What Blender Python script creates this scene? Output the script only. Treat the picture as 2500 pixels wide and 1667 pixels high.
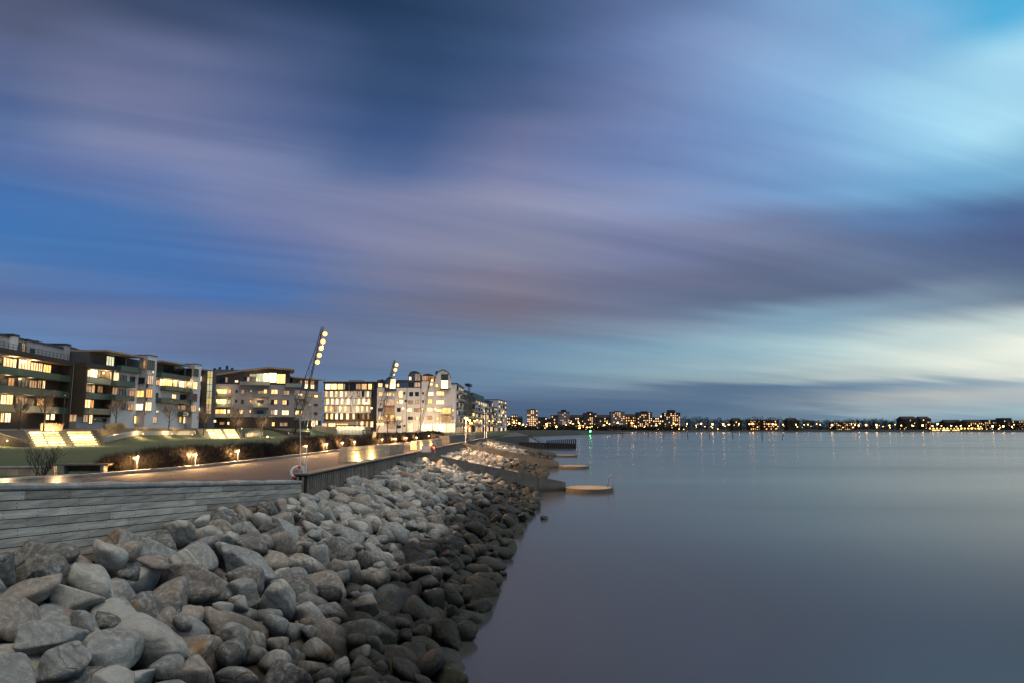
import bpy, bmesh, math, random
import numpy as np
from mathutils import Vector, Matrix, Euler, noise as mnoise

random.seed(7)
np.random.seed(7)
SC = bpy.context.scene
COL = SC.collection
for _o in list(bpy.data.objects):
    bpy.data.objects.remove(_o)

# ------------------------------------------------------------------ camera
F = 1667.0                                   # focal length in photo pixels (24 mm on a 36 mm frame)
PITCH = math.atan((1043 - 833.5) / F)        # the horizon lies at row 1043 of 1667
CAMZ = 5.5
cam_d = bpy.data.cameras.new('camera')
cam_d.lens = 24.0
cam_d.sensor_width = 36.0
cam_d.clip_start = 0.1
cam_d.clip_end = 30000
cam = bpy.data.objects.new('camera', cam_d)
COL.objects.link(cam)
cam.location = (0, 0, CAMZ)
cam.rotation_euler = (math.pi / 2 + PITCH, 0, 0)
SC.camera = cam

# ------------------------------------------------------------------ render look
SC.view_settings.view_transform = 'Standard'
SC.view_settings.look = 'None'
SC.view_settings.gamma = 1.0
SC.view_settings.exposure = 0.0
SC.view_settings.use_curve_mapping = False
SC.render.engine = 'CYCLES'
SC.cycles.use_denoising = True
try:
    SC.cycles.denoiser = 'OPENIMAGEDENOISE'
except Exception:
    pass
SC.cycles.max_bounces = 6
SC.cycles.diffuse_bounces = 3
SC.cycles.glossy_bounces = 3
SC.cycles.transparent_max_bounces = 6
SC.cycles.sample_clamp_indirect = 4.0
SC.cycles.caustics_reflective = False
SC.cycles.caustics_refractive = False

def s2l(c):
    return c / 12.92 if c <= 0.04045 else ((c + 0.055) / 1.055) ** 2.4

def srgb(r, g, b):
    return tuple(s2l(q / 255.0) for q in (r, g, b))

# ------------------------------------------------------------------ node helper
class NT:
    def __init__(self, tree):
        self.t = tree
        self.n = tree.nodes
        self.l = tree.links
    def new(self, kind, **kw):
        n = self.n.new(kind)
        for k, v in kw.items():
            setattr(n, k, v)
        return n
    def put(self, sock, v):
        if hasattr(v, 'is_linked') or isinstance(v, bpy.types.NodeSocket):
            self.l.new(v, sock)
        else:
            sock.default_value = v
    def math(self, op, a, b=0.0, c=0.0, clamp=False):
        n = self.new('ShaderNodeMath', operation=op, use_clamp=clamp)
        self.put(n.inputs[0], a); self.put(n.inputs[1], b); self.put(n.inputs[2], c)
        return n.outputs[0]
    def rng(self, v, a, b, c=0.0, d=1.0, smooth=False):
        n = self.new('ShaderNodeMapRange')
        n.clamp = True
        n.interpolation_type = 'SMOOTHSTEP' if smooth else 'LINEAR'
        self.put(n.inputs[0], v)
        for i, q in enumerate((a, b, c, d)):
            self.put(n.inputs[1 + i], q)
        return n.outputs[0]
    def mix(self, f, a, b, kind='MIX'):
        n = self.new('ShaderNodeMix', data_type='RGBA', blend_type=kind)
        self.put(n.inputs[0], f)
        self.put(n.inputs[6], a if not isinstance(a, tuple) else (*a[:3], 1))
        self.put(n.inputs[7], b if not isinstance(b, tuple) else (*b[:3], 1))
        return n.outputs[2]
    def ramp(self, v, stops, interp='LINEAR'):
        n = self.new('ShaderNodeValToRGB')
        cr = n.color_ramp
        cr.interpolation = interp
        while len(cr.elements) > 1:
            cr.elements.remove(cr.elements[-1])
        cr.elements[0].position = stops[0][0]
        cr.elements[0].color = (*stops[0][1], 1)
        for p, c in stops[1:]:
            e = cr.elements.new(p)
            e.color = (*c, 1)
        self.put(n.inputs[0], v)
        return n.outputs[0]
    def noise(self, vec, scale, detail=3.0, rough=0.5, dist=0.0):
        n = self.new('ShaderNodeTexNoise')
        if vec is not None:
            self.l.new(vec, n.inputs['Vector'])
        n.inputs['Scale'].default_value = scale
        n.inputs['Detail'].default_value = detail
        n.inputs['Roughness'].default_value = rough
        n.inputs['Distortion'].default_value = dist
        return n.outputs[0]
    def vec(self, x, y, z=0.0):
        n = self.new('ShaderNodeCombineXYZ')
        self.put(n.inputs[0], x); self.put(n.inputs[1], y); self.put(n.inputs[2], z)
        return n.outputs[0]

# ------------------------------------------------------------------ sky: long streaks of cloud at dusk
# sky colours (0-255) read at columns and rows of the photo, then laid out by azimuth and elevation
SKY_COLS = [0, 312, 625, 937, 1250, 1562, 1875, 2187, 2500]
SKY_READ = [
    (0, [(74,83,112),(56,71,103),(38,58,92),(33,55,88),(50,70,106),(80,100,145),(115,145,190),(130,176,218),(40,150,205)]),
    (100, [(98,106,140),(102,111,149),(80,95,136),(40,64,99),(60,83,124),(95,115,165),(125,155,200),(130,170,215),(150,205,235)]),
    (200, [(80,96,138),(119,123,157),(80,95,137),(46,71,109),(68,88,129),(110,125,170),(115,155,205),(130,180,220),(175,220,242)]),
    (330, [(74,104,156),(118,124,161),(94,109,154),(54,82,130),(104,113,153),(110,130,180),(118,155,205),(140,190,228),(145,200,230)]),
    (420, [(90,110,161),(96,113,163),(127,134,171),(68,92,140),(113,121,161),(112,132,180),(130,160,205),(130,185,225),(85,135,180)]),
    (500, [(68,115,178),(76,113,172),(115,125,167),(116,124,162),(124,131,164),(125,138,180),(110,145,195),(95,140,190),(78,100,145)]),
    (580, [(64,116,181),(67,112,171),(98,113,163),(125,128,160),(127,132,160),(115,125,165),(105,115,150),(85,110,155),(78,95,135)]),
    (650, [(90,119,170),(67,113,176),(82,112,168),(116,121,155),(126,124,148),(105,110,142),(95,105,135),(92,112,148),(85,103,138)]),
    (720, [(96,116,161),(91,118,170),(67,112,177),(108,115,145),(116,111,131),(105,115,145),(95,108,135),(90,105,135),(80,100,130)]),
    (770, [(95,105,145),(100,112,155),(105,118,155),(100,112,145),(118,112,130),(120,130,155),(125,160,185),(140,165,185),(170,190,200)]),
    (830, [(95,138,188),(105,120,160),(95,108,145),(112,125,158),(110,140,170),(120,155,180),(150,185,200),(195,212,212),(228,236,226)]),
    (890, [(95,140,190),(100,130,175),(98,115,150),(100,118,150),(110,140,168),(130,160,180),(160,185,195),(205,215,210),(240,240,228)]),
    (925, [(95,140,190),(100,130,175),(98,118,155),(100,125,158),(108,135,162),(130,155,170),(140,160,172),(170,185,188),(190,200,200)]),
    (945, [(95,140,190),(100,130,175),(98,118,155),(98,122,154),(98,122,152),(100,120,145),(85,110,140),(105,130,160),(95,125,158)]),
    (980, [(95,138,185),(98,125,165),(95,115,150),(88,110,142),(80,100,130),(82,105,135),(95,118,145),(190,190,185),(232,222,205)]),
    (1010, [(95,135,180),(95,120,160),(92,112,146),(84,105,137),(75,97,128),(78,102,132),(100,122,145),(145,165,180),(130,165,185)]),
    (1043, [(92,130,172),(92,118,155),(88,108,140),(80,100,130),(75,95,122),(75,98,125),(85,110,135),(95,130,155),(85,130,160)]),
]
SKY_AZ = [-38, -33, -28, -23, -18, -13.5, -9, -4.5, 0, 4.5, 9, 13.5, 18, 23, 28, 33, 38]
SKY_EL = [0, 1.1, 2.1, 3.1, 3.9, 5, 6.5, 8.5, 10.5, 12.5, 15, 18, 21, 24, 27, 30, 33]
_rows = [r[0] for r in SKY_READ]
_tab = np.array([r[1] for r in SKY_READ], float)
def sky_read(a, e):
    a, e = math.radians(a), math.radians(e)
    X, Y, Z = math.sin(a) * math.cos(e), math.cos(a) * math.cos(e), math.sin(e)
    dd = Y * math.cos(PITCH) + Z * math.sin(PITCH)
    vv = -Y * math.sin(PITCH) + Z * math.cos(PITCH)
    px = min(2500, max(0, 1250 + F * X / dd)); py = min(1043, max(0, 833.5 - F * vv / dd))
    out = []
    for c in range(3):
        rowv = [np.interp(px, SKY_COLS, _tab[j, :, c]) for j in range(len(_rows))]
        out.append(s2l(float(np.interp(py, _rows, rowv)) / 255.0))
    return tuple(out)
world = bpy.data.worlds.new('World')
SC.world = world
world.use_nodes = True
wt = NT(world.node_tree)
wt.n.clear()
w_out = wt.new('ShaderNodeOutputWorld')
w_bg = wt.new('ShaderNodeBackground')
w_tc = wt.new('ShaderNodeTexCoord')
w_sep = wt.new('ShaderNodeSeparateXYZ')
wt.l.new(w_tc.outputs['Generated'], w_sep.inputs[0])
wx, wy, wz = w_sep.outputs
az = wt.math('ARCTAN2', wx, wy)
el = wt.math('MULTIPLY', wt.math('ARCSINE', wz), 180 / math.pi)
# cloud layer in plan (a sheet high above the sea), drifting towards azimuth 66 degrees
zz = wt.math('ADD', wt.math('MAXIMUM', wz, 0.0), 0.07)
pu = wt.math('DIVIDE', wx, zz)
pv = wt.math('DIVIDE', wy, zz)
ca, sa = math.cos(math.radians(66)), math.sin(math.radians(66))
al = wt.math('ADD', wt.math('MULTIPLY', pu, sa), wt.math('MULTIPLY', pv, ca))
ac = wt.math('SUBTRACT', wt.math('MULTIPLY', pu, ca), wt.math('MULTIPLY', pv, sa))
n_big = wt.noise(wt.vec(wt.math('MULTIPLY', al, 0.16), wt.math('MULTIPLY', ac, 0.9), 3.1), 1.0, 3.0, 0.55)
n_fine = wt.noise(wt.vec(wt.math('MULTIPLY', al, 0.30), wt.math('MULTIPLY', ac, 4.2), 8.7), 1.0, 4.0, 0.55)
n_soft = wt.noise(wt.vec(wt.math('MULTIPLY', al, 0.8), wt.math('MULTIPLY', ac, 1.6), 5.2), 1.0, 2.0, 0.5)
hi = wt.rng(el, 2.0, 16.0, 0.25, 1.0)
warp_e = wt.math('MULTIPLY', wt.math('ADD', wt.math('MULTIPLY', wt.math('SUBTRACT', n_big, 0.5), 7.0),
                                     wt.math('MULTIPLY', wt.math('SUBTRACT', n_fine, 0.5), 1.6)), hi)
warp_a = wt.math('MULTIPLY', wt.math('SUBTRACT', n_soft, 0.5), 0.16)
elw = wt.math('ADD', el, warp_e)
azn = wt.math('ADD', wt.math('DIVIDE', wt.math('ADD', az, warp_a), 2 * math.pi), 0.5)
def sky_row(e):
    cs = [sky_read(a, e) for a in SKY_AZ]
    stops = [(0.0, cs[0])] + [((a + 180) / 360.0, c) for a, c in zip(SKY_AZ, cs)]
    stops += [((62 + 180) / 360.0, cs[-1]), (1.0, cs[0])]
    return wt.ramp(azn, stops)
sky_col = sky_row(SKY_EL[0])
for k in range(1, len(SKY_EL)):
    sky_col = wt.mix(wt.rng(elw, SKY_EL[k - 1], SKY_EL[k], smooth=True), sky_col, sky_row(SKY_EL[k]))
sky_col = wt.mix(wt.rng(el, 34, 65), sky_col, srgb(60, 82, 120))
# streaks: thicker veil is paler and warmer, thinner veil lets the blue through
n_mid = wt.noise(wt.vec(wt.math('MULTIPLY', al, 0.22), wt.math('MULTIPLY', ac, 1.5), 14.3), 1.0, 4.0, 0.62, 0.5)
streak = wt.math('ADD', wt.math('MULTIPLY', wt.math('SUBTRACT', n_fine, 0.5), 0.26), wt.math('MULTIPLY', wt.math('SUBTRACT', n_mid, 0.5), 1.15))
streak = wt.math('MULTIPLY', streak, hi)
sky_mul = wt.new('ShaderNodeVectorMath', operation='MULTIPLY')
wt.l.new(sky_col, sky_mul.inputs[0])
wt.l.new(wt.vec(wt.math('MULTIPLY_ADD', streak, 1.15, 1.06), wt.math('MULTIPLY_ADD', streak, 0.85, 1.06), wt.math('MULTIPLY_ADD', streak, 0.50, 1.02)), sky_mul.inputs[1])
# the physical twilight sky behind the clouds
w_sky = wt.new('ShaderNodeTexSky')
w_sky.sky_type = 'NISHITA'
w_sky.sun_disc = False
w_sky.sun_elevation = math.radians(0.5)
w_sky.sun_rotation = math.radians(140)
w_sky.air_density = 1.0
w_sky.ozone_density = 4.0
w_add = wt.new('ShaderNodeVectorMath', operation='MULTIPLY_ADD')
wt.l.new(w_sky.outputs[0], w_add.inputs[0])
w_add.inputs[1].default_value = (0.002, 0.002, 0.002)
wt.l.new(sky_mul.outputs[0], w_add.inputs[2])
wt.l.new(w_add.outputs[0], w_bg.inputs['Color'])
w_bg.inputs['Strength'].default_value = 1.0
wt.l.new(w_bg.outputs[0], w_out.inputs[0])
world.cycles.sampling_method = 'MANUAL'
world.cycles.sample_map_resolution = 512

# added soft warm fill, high over the camera's right shoulder, lifting the boulders
sun_d = bpy.data.lights.new('sun', 'SUN')
sun_d.energy = 2.0
sun_d.angle = math.radians(50)
sun_d.color = (1.0, 0.90, 0.74)
sun = bpy.data.objects.new('sun', sun_d)
COL.objects.link(sun)
SUN_AZ, SUN_EL = math.radians(140), math.radians(68)
_sd = Vector((math.sin(SUN_AZ) * math.cos(SUN_EL), math.cos(SUN_AZ) * math.cos(SUN_EL), math.sin(SUN_EL)))
sun.rotation_euler = _sd.to_track_quat('Z', 'Y').to_euler()
sun.location = (60, 40, 80)

# ------------------------------------------------------------------ from a photo pixel to a place
_cf, _sf = math.cos(PITCH), math.sin(PITCH)
def ray(px, py):
    u = (px - 1250) / F
    v = (833.5 - py) / F
    return Vector((u, _cf - v * _sf, _sf + v * _cf))
def at(px, py, z):
    d = ray(px, py)
    t = (z - CAMZ) / d.z
    return Vector((d.x * t, d.y * t, z))
def atd(px, py, depth):
    d = ray(px, py)
    t = depth / d.y
    return Vector((d.x * t, depth, CAMZ + d.z * t))
def on_plane(px, py, p, q):
    """where the ray meets the vertical plane through the plan points p and q -> (metres from p, height)"""
    d = ray(px, py)
    dx, dy = q[0] - p[0], q[1] - p[1]
    L = math.hypot(dx, dy)
    nx, ny = -dy / L, dx / L
    t = (p[0] * nx + p[1] * ny) / (d.x * nx + d.y * ny)
    X, Y = d.x * t, d.y * t
    return ((X - p[0]) * dx + (Y - p[1]) * dy) / L, CAMZ + d.z * t

# ------------------------------------------------------------------ objects
def tag(o, label=None, cat=None, group=None, kind=None):
    if label: o['label'] = label
    if cat: o['category'] = cat
    if group: o['group'] = group
    if kind: o['kind'] = kind
    return o
def empty(name, loc=(0, 0, 0), rz=0.0, label=None, cat=None, group=None):
    o = bpy.data.objects.new(name, None)
    COL.objects.link(o)
    o.location = loc
    o.rotation_euler = (0, 0, rz)
    o.empty_display_size = 0.2
    return tag(o, label, cat, group)
def link(name, me, parent=None, loc=None, rot=None, scale=None):
    o = bpy.data.objects.new(name, me)
    COL.objects.link(o)
    if parent is not None: o.parent = parent
    if loc is not None: o.location = loc
    if rot is not None: o.rotation_euler = rot
    if scale is not None: o.scale = scale
    return o
def copy_tree(o, parent=None):
    c = o.copy()
    COL.objects.link(c)
    c.parent = parent
    for ch in list(o.children):
        copy_tree(ch, c)
    return c

class MB:
    """collects shapes, then becomes one mesh object"""
    def __init__(self):
        self.v = []; self.f = []; self.m = []
    def add(self, vs, fs, m=0):
        b = len(self.v)
        self.v.extend(tuple(p) for p in vs)
        self.f.extend(tuple(i + b for i in q) for q in fs)
        self.m.extend([m] * len(fs))
        return self
    def box(self, c, s, rz=0.0, m=0, mat=None):
        hx, hy, hz = s[0] / 2, s[1] / 2, s[2] / 2
        vs = [Vector((sx * hx, sy * hy, sz * hz)) for sz in (-1, 1) for sy in (-1, 1) for sx in (-1, 1)]
        R = mat if mat is not None else Matrix.Rotation(rz, 3, 'Z')
        vs = [R @ p + Vector(c) for p in vs]
        return self.add(vs, [(0, 2, 3, 1), (4, 5, 7, 6), (0, 1, 5, 4), (2, 6, 7, 3), (0, 4, 6, 2), (1, 3, 7, 5)], m)
    def box2(self, a, b, m=0):
        return self.box([(a[i] + b[i]) / 2 for i in range(3)], [abs(b[i] - a[i]) for i in range(3)], 0, m)
    def prism(self, pts, z0, z1, m=0):
        n = len(pts)
        z0s = z0 if isinstance(z0, (list, tuple)) else [z0] * n
        z1s = z1 if isinstance(z1, (list, tuple)) else [z1] * n
        vs = [(p[0], p[1], z0s[i]) for i, p in enumerate(pts)] + [(p[0], p[1], z1s[i]) for i, p in enumerate(pts)]
        fs = [tuple(range(n - 1, -1, -1)), tuple(range(n, 2 * n))]
        fs += [(i, (i + 1) % n, n + (i + 1) % n, n + i) for i in range(n)]
        return self.add(vs, fs, m)
    def tube(self, pts, rad, n=6, m=0, cap=True):
        pts = [Vector(p) for p in pts]
        k = len(pts)
        rs = rad if isinstance(rad, (list, tuple)) else [rad] * k
        b = len(self.v)
        prev = None
        for i, p in enumerate(pts):
            t = (pts[min(i + 1, k - 1)] - pts[max(i - 1, 0)])
            t = t.normalized() if t.length > 1e-9 else Vector((0, 0, 1))
            if prev is None:
                a = Vector((0, 0, 1)) if abs(t.z) < 0.9 else Vector((1, 0, 0))
                x = t.cross(a).normalized()
            else:
                x = (prev - t * prev.dot(t)).normalized()
            prev = x
            y = t.cross(x)
            for j in range(n):
                w = 2 * math.pi * j / n
                self.v.append(tuple(p + (x * math.cos(w) + y * math.sin(w)) * rs[i]))
        for i in range(k - 1):
            for j in range(n):
                self.f.append((b + i * n + j, b + i * n + (j + 1) % n, b + (i + 1) * n + (j + 1) % n, b + (i + 1) * n + j))
                self.m.append(m)
        if cap:
            self.f.append(tuple(b + j for j in range(n - 1, -1, -1))); self.m.append(m)
            self.f.append(tuple(b + (k - 1) * n + j for j in range(n))); self.m.append(m)
        return self
    def lathe(self, prof, c=(0, 0, 0), n=16, m=0):
        b = len(self.v)
        for r, z in prof:
            for j in range(n):
                w = 2 * math.pi * j / n
                self.v.append((c[0] + r * math.cos(w), c[1] + r * math.sin(w), c[2] + z))
        for i in range(len(prof) - 1):
            for j in range(n):
                self.f.append((b + i * n + j, b + i * n + (j + 1) % n, b + (i + 1) * n + (j + 1) % n, b + (i + 1) * n + j))
                self.m.append(m)
        self.f.append(tuple(b + j for j in range(n - 1, -1, -1))); self.m.append(m)
        e = b + (len(prof) - 1) * n
        self.f.append(tuple(e + j for j in range(n))); self.m.append(m)
        return self
    def ball(self, c, r, m=0, n=10, k=6):
        return self.lathe([(r * math.sin(math.pi * (i + 0.02) / (k + 0.04)), -r * math.cos(math.pi * (i + 0.02) / (k + 0.04))) for i in range(k + 1)], c, n, m)
    def mesh(self, name, mats, smooth=False):
        me = bpy.data.meshes.new(name)
        me.from_pydata(self.v, [], self.f)
        for q in (mats if isinstance(mats, (list, tuple)) else [mats]):
            me.materials.append(q)
        if any(self.m):
            me.polygons.foreach_set('material_index', self.m)
        if smooth:
            me.polygons.foreach_set('use_smooth', [True] * len(me.polygons))
        me.update()
        return me
    def build(self, name, mats, parent=None, smooth=False, **kw):
        return link(name, self.mesh(name, mats, smooth), parent, **kw)

# ------------------------------------------------------------------ materials
MATS = {}
def new_mat(name):
    m = bpy.data.materials.new(name)
    m.use_nodes = True
    t = NT(m.node_tree)
    b = m.node_tree.nodes['Principled BSDF']
    return m, t, b
def mat(name, col, rough=0.7, var=0.25, scale=3.0, bump=0.0, bscale=40.0, metal=0.0, stretch=None, rnd=0.0):
    """painted / stone / wood surface: base colour with mottling, per-object variation and fine relief"""
    if name in MATS: return MATS[name]
    m, t, b = new_mat(name)
    g = t.new('ShaderNodeNewGeometry')
    v = g.outputs['Position']
    if stretch:
        mp = t.new('ShaderNodeMapping')
        t.l.new(v, mp.inputs[0])
        mp.inputs['Scale'].default_value = stretch
        v = mp.outputs[0]
    n = t.noise(v, scale, 5.0, 0.6)
    k = t.rng(n, 0.25, 0.75, 1 - var, 1 + var)
    if rnd:
        oi = t.new('ShaderNodeObjectInfo')
        k = t.math('MULTIPLY', k, t.rng(oi.outputs['Random'], 0, 1, 1 - rnd, 1 + rnd))
    sc = t.new('ShaderNodeVectorMath', operation='SCALE')
    sc.inputs[0].default_value = col
    t.l.new(k, sc.inputs['Scale'])
    t.l.new(sc.outputs[0], b.inputs['Base Color'])
    b.inputs['Roughness'].default_value = rough
    b.inputs['Metallic'].default_value = metal
    if bump:
        n2 = t.noise(v, bscale, 4.0, 0.6)
        bp = t.new('ShaderNodeBump')
        bp.inputs['Strength'].default_value = bump
        bp.inputs['Distance'].default_value = 0.02
        t.l.new(n2, bp.inputs['Height'])
        t.l.new(bp.outputs[0], b.inputs['Normal'])
    MATS[name] = m
    return m
def emit(name, col, strength, var=0.0, scale=2.0, base=(0.02, 0.02, 0.02)):
    if name in MATS: return MATS[name]
    m, t, b = new_mat(name)
    b.inputs['Base Color'].default_value = (*base, 1)
    b.inputs['Roughness'].default_value = 0.3
    b.inputs['Emission Color'].default_value = (*col, 1)
    b.inputs['Emission Strength'].default_value = strength
    if var:
        g = t.new('ShaderNodeNewGeometry')
        oi = t.new('ShaderNodeObjectInfo')
        mp = t.new('ShaderNodeMapping')
        t.l.new(g.outputs['Position'], mp.inputs[0])
        mp.inputs['Scale'].default_value = (1.6, 1.6, 0.35)
        n = t.noise(mp.outputs[0], scale, 2.0, 0.6)
        k = t.rng(n, 0.3, 0.7, 1 - var, 1 + var)
        k = t.math('MULTIPLY', k, t.rng(oi.outputs['Random'], 0, 1, 0.55, 1.25))
        t.l.new(t.math('MULTIPLY', k, strength), b.inputs['Emission Strength'])
        hue = t.math('FRACT', t.math('MULTIPLY', oi.outputs['Random'], 17.3))
        t.l.new(t.mix(hue, (col[0], col[1] * 0.82, col[2] * 0.6), (col[0], min(1, col[1] * 1.22), min(1, col[2] * 1.9))), b.inputs['Emission Color'])
    MATS[name] = m
    return m
def lamp(name, loc, energy, col=(1.0, 0.66, 0.32), r=0.08, parent=None, spot=None, target=None, blend=0.6):
    d = bpy.data.lights.new(name, 'SPOT' if spot else 'POINT')
    d.energy = energy
    d.color = col
    d.shadow_soft_size = r
    if spot:
        d.spot_size = math.radians(spot)
        d.spot_blend = blend
    o = bpy.data.objects.new(name, d)
    COL.objects.link(o)
    o.location = loc
    if target is not None:
        o.rotation_euler = (Vector(loc) - Vector(target)).to_track_quat('Z', 'Y').to_euler()
    if parent is not None:
        o.parent = parent
        if target is not None:
            o.location = Vector(loc) - Vector(parent.location)
    return o
_ones = ['first', 'second', 'third', 'fourth', 'fifth', 'sixth', 'seventh', 'eighth', 'ninth', 'tenth', 'eleventh', 'twelfth',
         'thirteenth', 'fourteenth', 'fifteenth', 'sixteenth', 'seventeenth', 'eighteenth', 'nineteenth']
_tens = [('twent', 'y', 'ieth'), ('thirt', 'y', 'ieth'), ('fort', 'y', 'ieth'), ('fift', 'y', 'ieth'), ('sixt', 'y', 'ieth'), ('sevent', 'y', 'ieth'), ('eight', 'y', 'ieth'), ('ninet', 'y', 'ieth')]
ORD = list(_ones)
for _t in _tens:
    ORD.append(_t[0] + _t[2])
    ORD += [_t[0] + _t[1] + '-' + q for q in _ones[:9]]

# ------------------------------------------------------------------ plan of the shore
ZP = 3.5                                       # promenade level
W_END = at(735, 1171, 3.5)                     # right end of the plank wall's top
W_END = atd(735, 1171, 26.0)
W_TOP0 = atd(0, 1179, 12.4)
W_SL = (W_TOP0.z - W_END.z) / (W_TOP0.y - W_END.y)
W_DX = (W_TOP0.x - W_END.x) / (W_TOP0.y - W_END.y)
def wall_at(y):                                # top edge of the plank wall at depth y
    return Vector((W_END.x + (y - W_END.y) * W_DX, y, W_END.z + (y - W_END.y) * W_SL))
G_IN = [at(1020, 1101, 3.62), at(1129, 1079, 3.6), at(1182, 1068.5, 3.6)]       # inner ends of the three groyne walls
_gb = [at(1381, 1196.5, 0), at(1364, 1141, 0), at(1357, 1113.5, 0)]
_gt = [1176, 1125.7, 1105]
G_OUT = []
for b_, ty, tx in zip(_gb, _gt, (1381, 1364, 1357)):
    G_OUT.append(atd(tx, ty, b_.y))
F_NEAR = atd(748, 1156, 26.6)                   # near end of the dark pile fence
def fence_x(y):
    ys = [W_END.y - 40, W_END.y, G_IN[0].y, G_IN[1].y, G_IN[2].y, 200]
    xs = [W_END.x - 40 * W_DX, F_NEAR.x, G_IN[0].x, G_IN[1].x, G_IN[2].x, G_IN[2].x + 3.5]
    return float(np.interp(y, ys, xs))
_wl = [(1085, 1667), (1127, 1530), (1169, 1509), (1201, 1414), (1244, 1339), (1244, 1308), (1286, 1260), (1313, 1201), (1331, 1143), (1345, 1113)]
_wl = [at(a, b, 0) for a, b in _wl]
def water_x(y):
    return float(np.interp(y, [0] + [p.y for p in _wl] + [200], [_wl[0].x - 0.8] + [p.x for p in _wl] + [12]))
def top_z(y):                                   # height of the rock bank where it meets the wall or fence
    return float(np.interp(y, [0, 12, 20, 26, 54, 200], [3.3, 3.22, 2.95, 2.75, 2.8, 2.8]))
def bank_z(x, y):
    xf, xw = fence_x(y), water_x(y)
    t = (xw - x) / (xw - xf)
    z = t * top_z(y)
    return z if t < 1 else top_z(y)

# ------------------------------------------------------------------ sea
def water_material():
    m, t, b = new_mat('sea_water')
    g = t.new('ShaderNodeNewGeometry')
    p = g.outputs['Position']
    sp = t.new('ShaderNodeSeparateXYZ'); t.l.new(p, sp.inputs[0])
    # bands of slightly different ripple on the slow water
    v1 = t.vec(t.math('MULTIPLY', sp.outputs[0], 0.006), t.math('MULTIPLY', sp.outputs[1], 0.03), 0.0)
    n1 = t.noise(v1, 1.0, 4.0, 0.55)
    b.inputs['Base Color'].default_value = (0.050, 0.052, 0.052, 1)
    t.l.new(t.rng(n1, 0.3, 0.7, 0.15, 0.23), b.inputs['Roughness'])
    b.inputs['IOR'].default_value = 1.34
    b.inputs['Specular IOR Level'].default_value = 0.5
    v2 = t.vec(t.math('MULTIPLY', sp.outputs[0], 0.35), t.math('MULTIPLY', sp.outputs[1], 0.9), 0.0)
    n2 = t.noise(v2, 1.0, 3.0, 0.55)
    bp = t.new('ShaderNodeBump')
    bp.inputs['Strength'].default_value = 0.012
    bp.inputs['Distance'].default_value = 0.1
    t.l.new(n2, bp.inputs['Height'])
    t.l.new(bp.outputs[0], b.inputs['Normal'])
    return m
me = bpy.data.meshes.new('sea')
me.from_pydata([(-400, -300, 0), (6000, -300, 0), (6000, 9000, 0), (-400, 9000, 0)], [], [(0, 1, 2, 3)])
me.materials.append(water_material())
tag(link('sea', me), kind='structure')

# ------------------------------------------------------------------ land: lawn, bank and street level in one sheet
def street_z(y):
    return float(np.interp(y, [0, 150, 205, 255, 600], [5.25, 5.35, 5.2, 3.3, 3.2]))
def land_z(x, y):
    xf = fence_x(y)
    zt = street_z(y)
    zl = ZP - 0.02
    e = float(np.interp(y, [0, 60, 120, 170, 240, 400], [-50, -50, -55, -52, -44, -28]))     # top of the bank
    if x > e + 5.5: return zl + 0.012 * min(20, max(0, -16 - x))
    z1 = zl + 0.012 * min(20, max(0, -16 - x))
    t = min(1, max(0, (e + 5.5 - x) / 5.5))
    t = t * t * (3 - 2 * t)
    return z1 + (zt - 0.35 - z1) * t + 0.35 * min(1, max(0, (e - x) / 15.0))
def grass_material():
    m, t, b = new_mat('lawn_grass')
    g = t.new('ShaderNodeNewGeometry')
    p = g.outputs['Position']
    a = t.noise(p, 0.35, 4.0, 0.6)
    c = t.noise(p, 9.0, 5.0, 0.7)
    col = t.mix(t.rng(a, 0.3, 0.7), (0.040, 0.064, 0.016), (0.070, 0.095, 0.028))
    col = t.mix(t.rng(c, 0.35, 0.75), col, (0.085, 0.085, 0.032))
    t.l.new(col, b.inputs['Base Color'])
    b.inputs['Roughness'].default_value = 0.9
    bp = t.new('ShaderNodeBump')
    bp.inputs['Strength'].default_value = 0.9
    bp.inputs['Distance'].default_value = 0.05
    t.l.new(t.noise(p, 26.0, 4.0, 0.7), bp.inputs['Height'])
    t.l.new(bp.outputs[0], b.inputs['Normal'])
    return m
M_GRASS = grass_material()
xs = np.concatenate([np.array([-700, -400, -250, -160, -120, -100, -85, -75, -68]), np.arange(-62, -8, 1.0)])
ys = np.concatenate([np.arange(-20, 150, 2.5), np.arange(150, 300, 6), np.array([300, 350, 420, 500, 620])])
V, FA = [], []
for y in ys:
    xr = fence_x(y) - 0.25
    for i, x in enumerate(xs):
        X = x if x < -10 else x
        if i == len(xs) - 1: X = xr
        V.append((min(X, xr), y, land_z(min(X, xr), y)))
nx = len(xs)
for j in range(len(ys) - 1):
    for i in range(nx - 1):
        FA.append((j * nx + i, j * nx + i + 1, (j + 1) * nx + i + 1, (j + 1) * nx + i))
b0 = len(V)
for y in ys: V.append((fence_x(y) - 0.25, y, -1.5))                 # quay face down to the sea bed
for j in range(len(ys) - 1):
    FA.append((j * nx + nx - 1, b0 + j, b0 + j + 1, (j + 1) * nx + nx - 1))
me = bpy.data.meshes.new('lawn')
me.from_pydata(V, [], FA)
me.materials.append(M_GRASS)
me.polygons.foreach_set('use_smooth', [True] * len(me.polygons))
tag(link('lawn', me), kind='structure')

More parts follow.
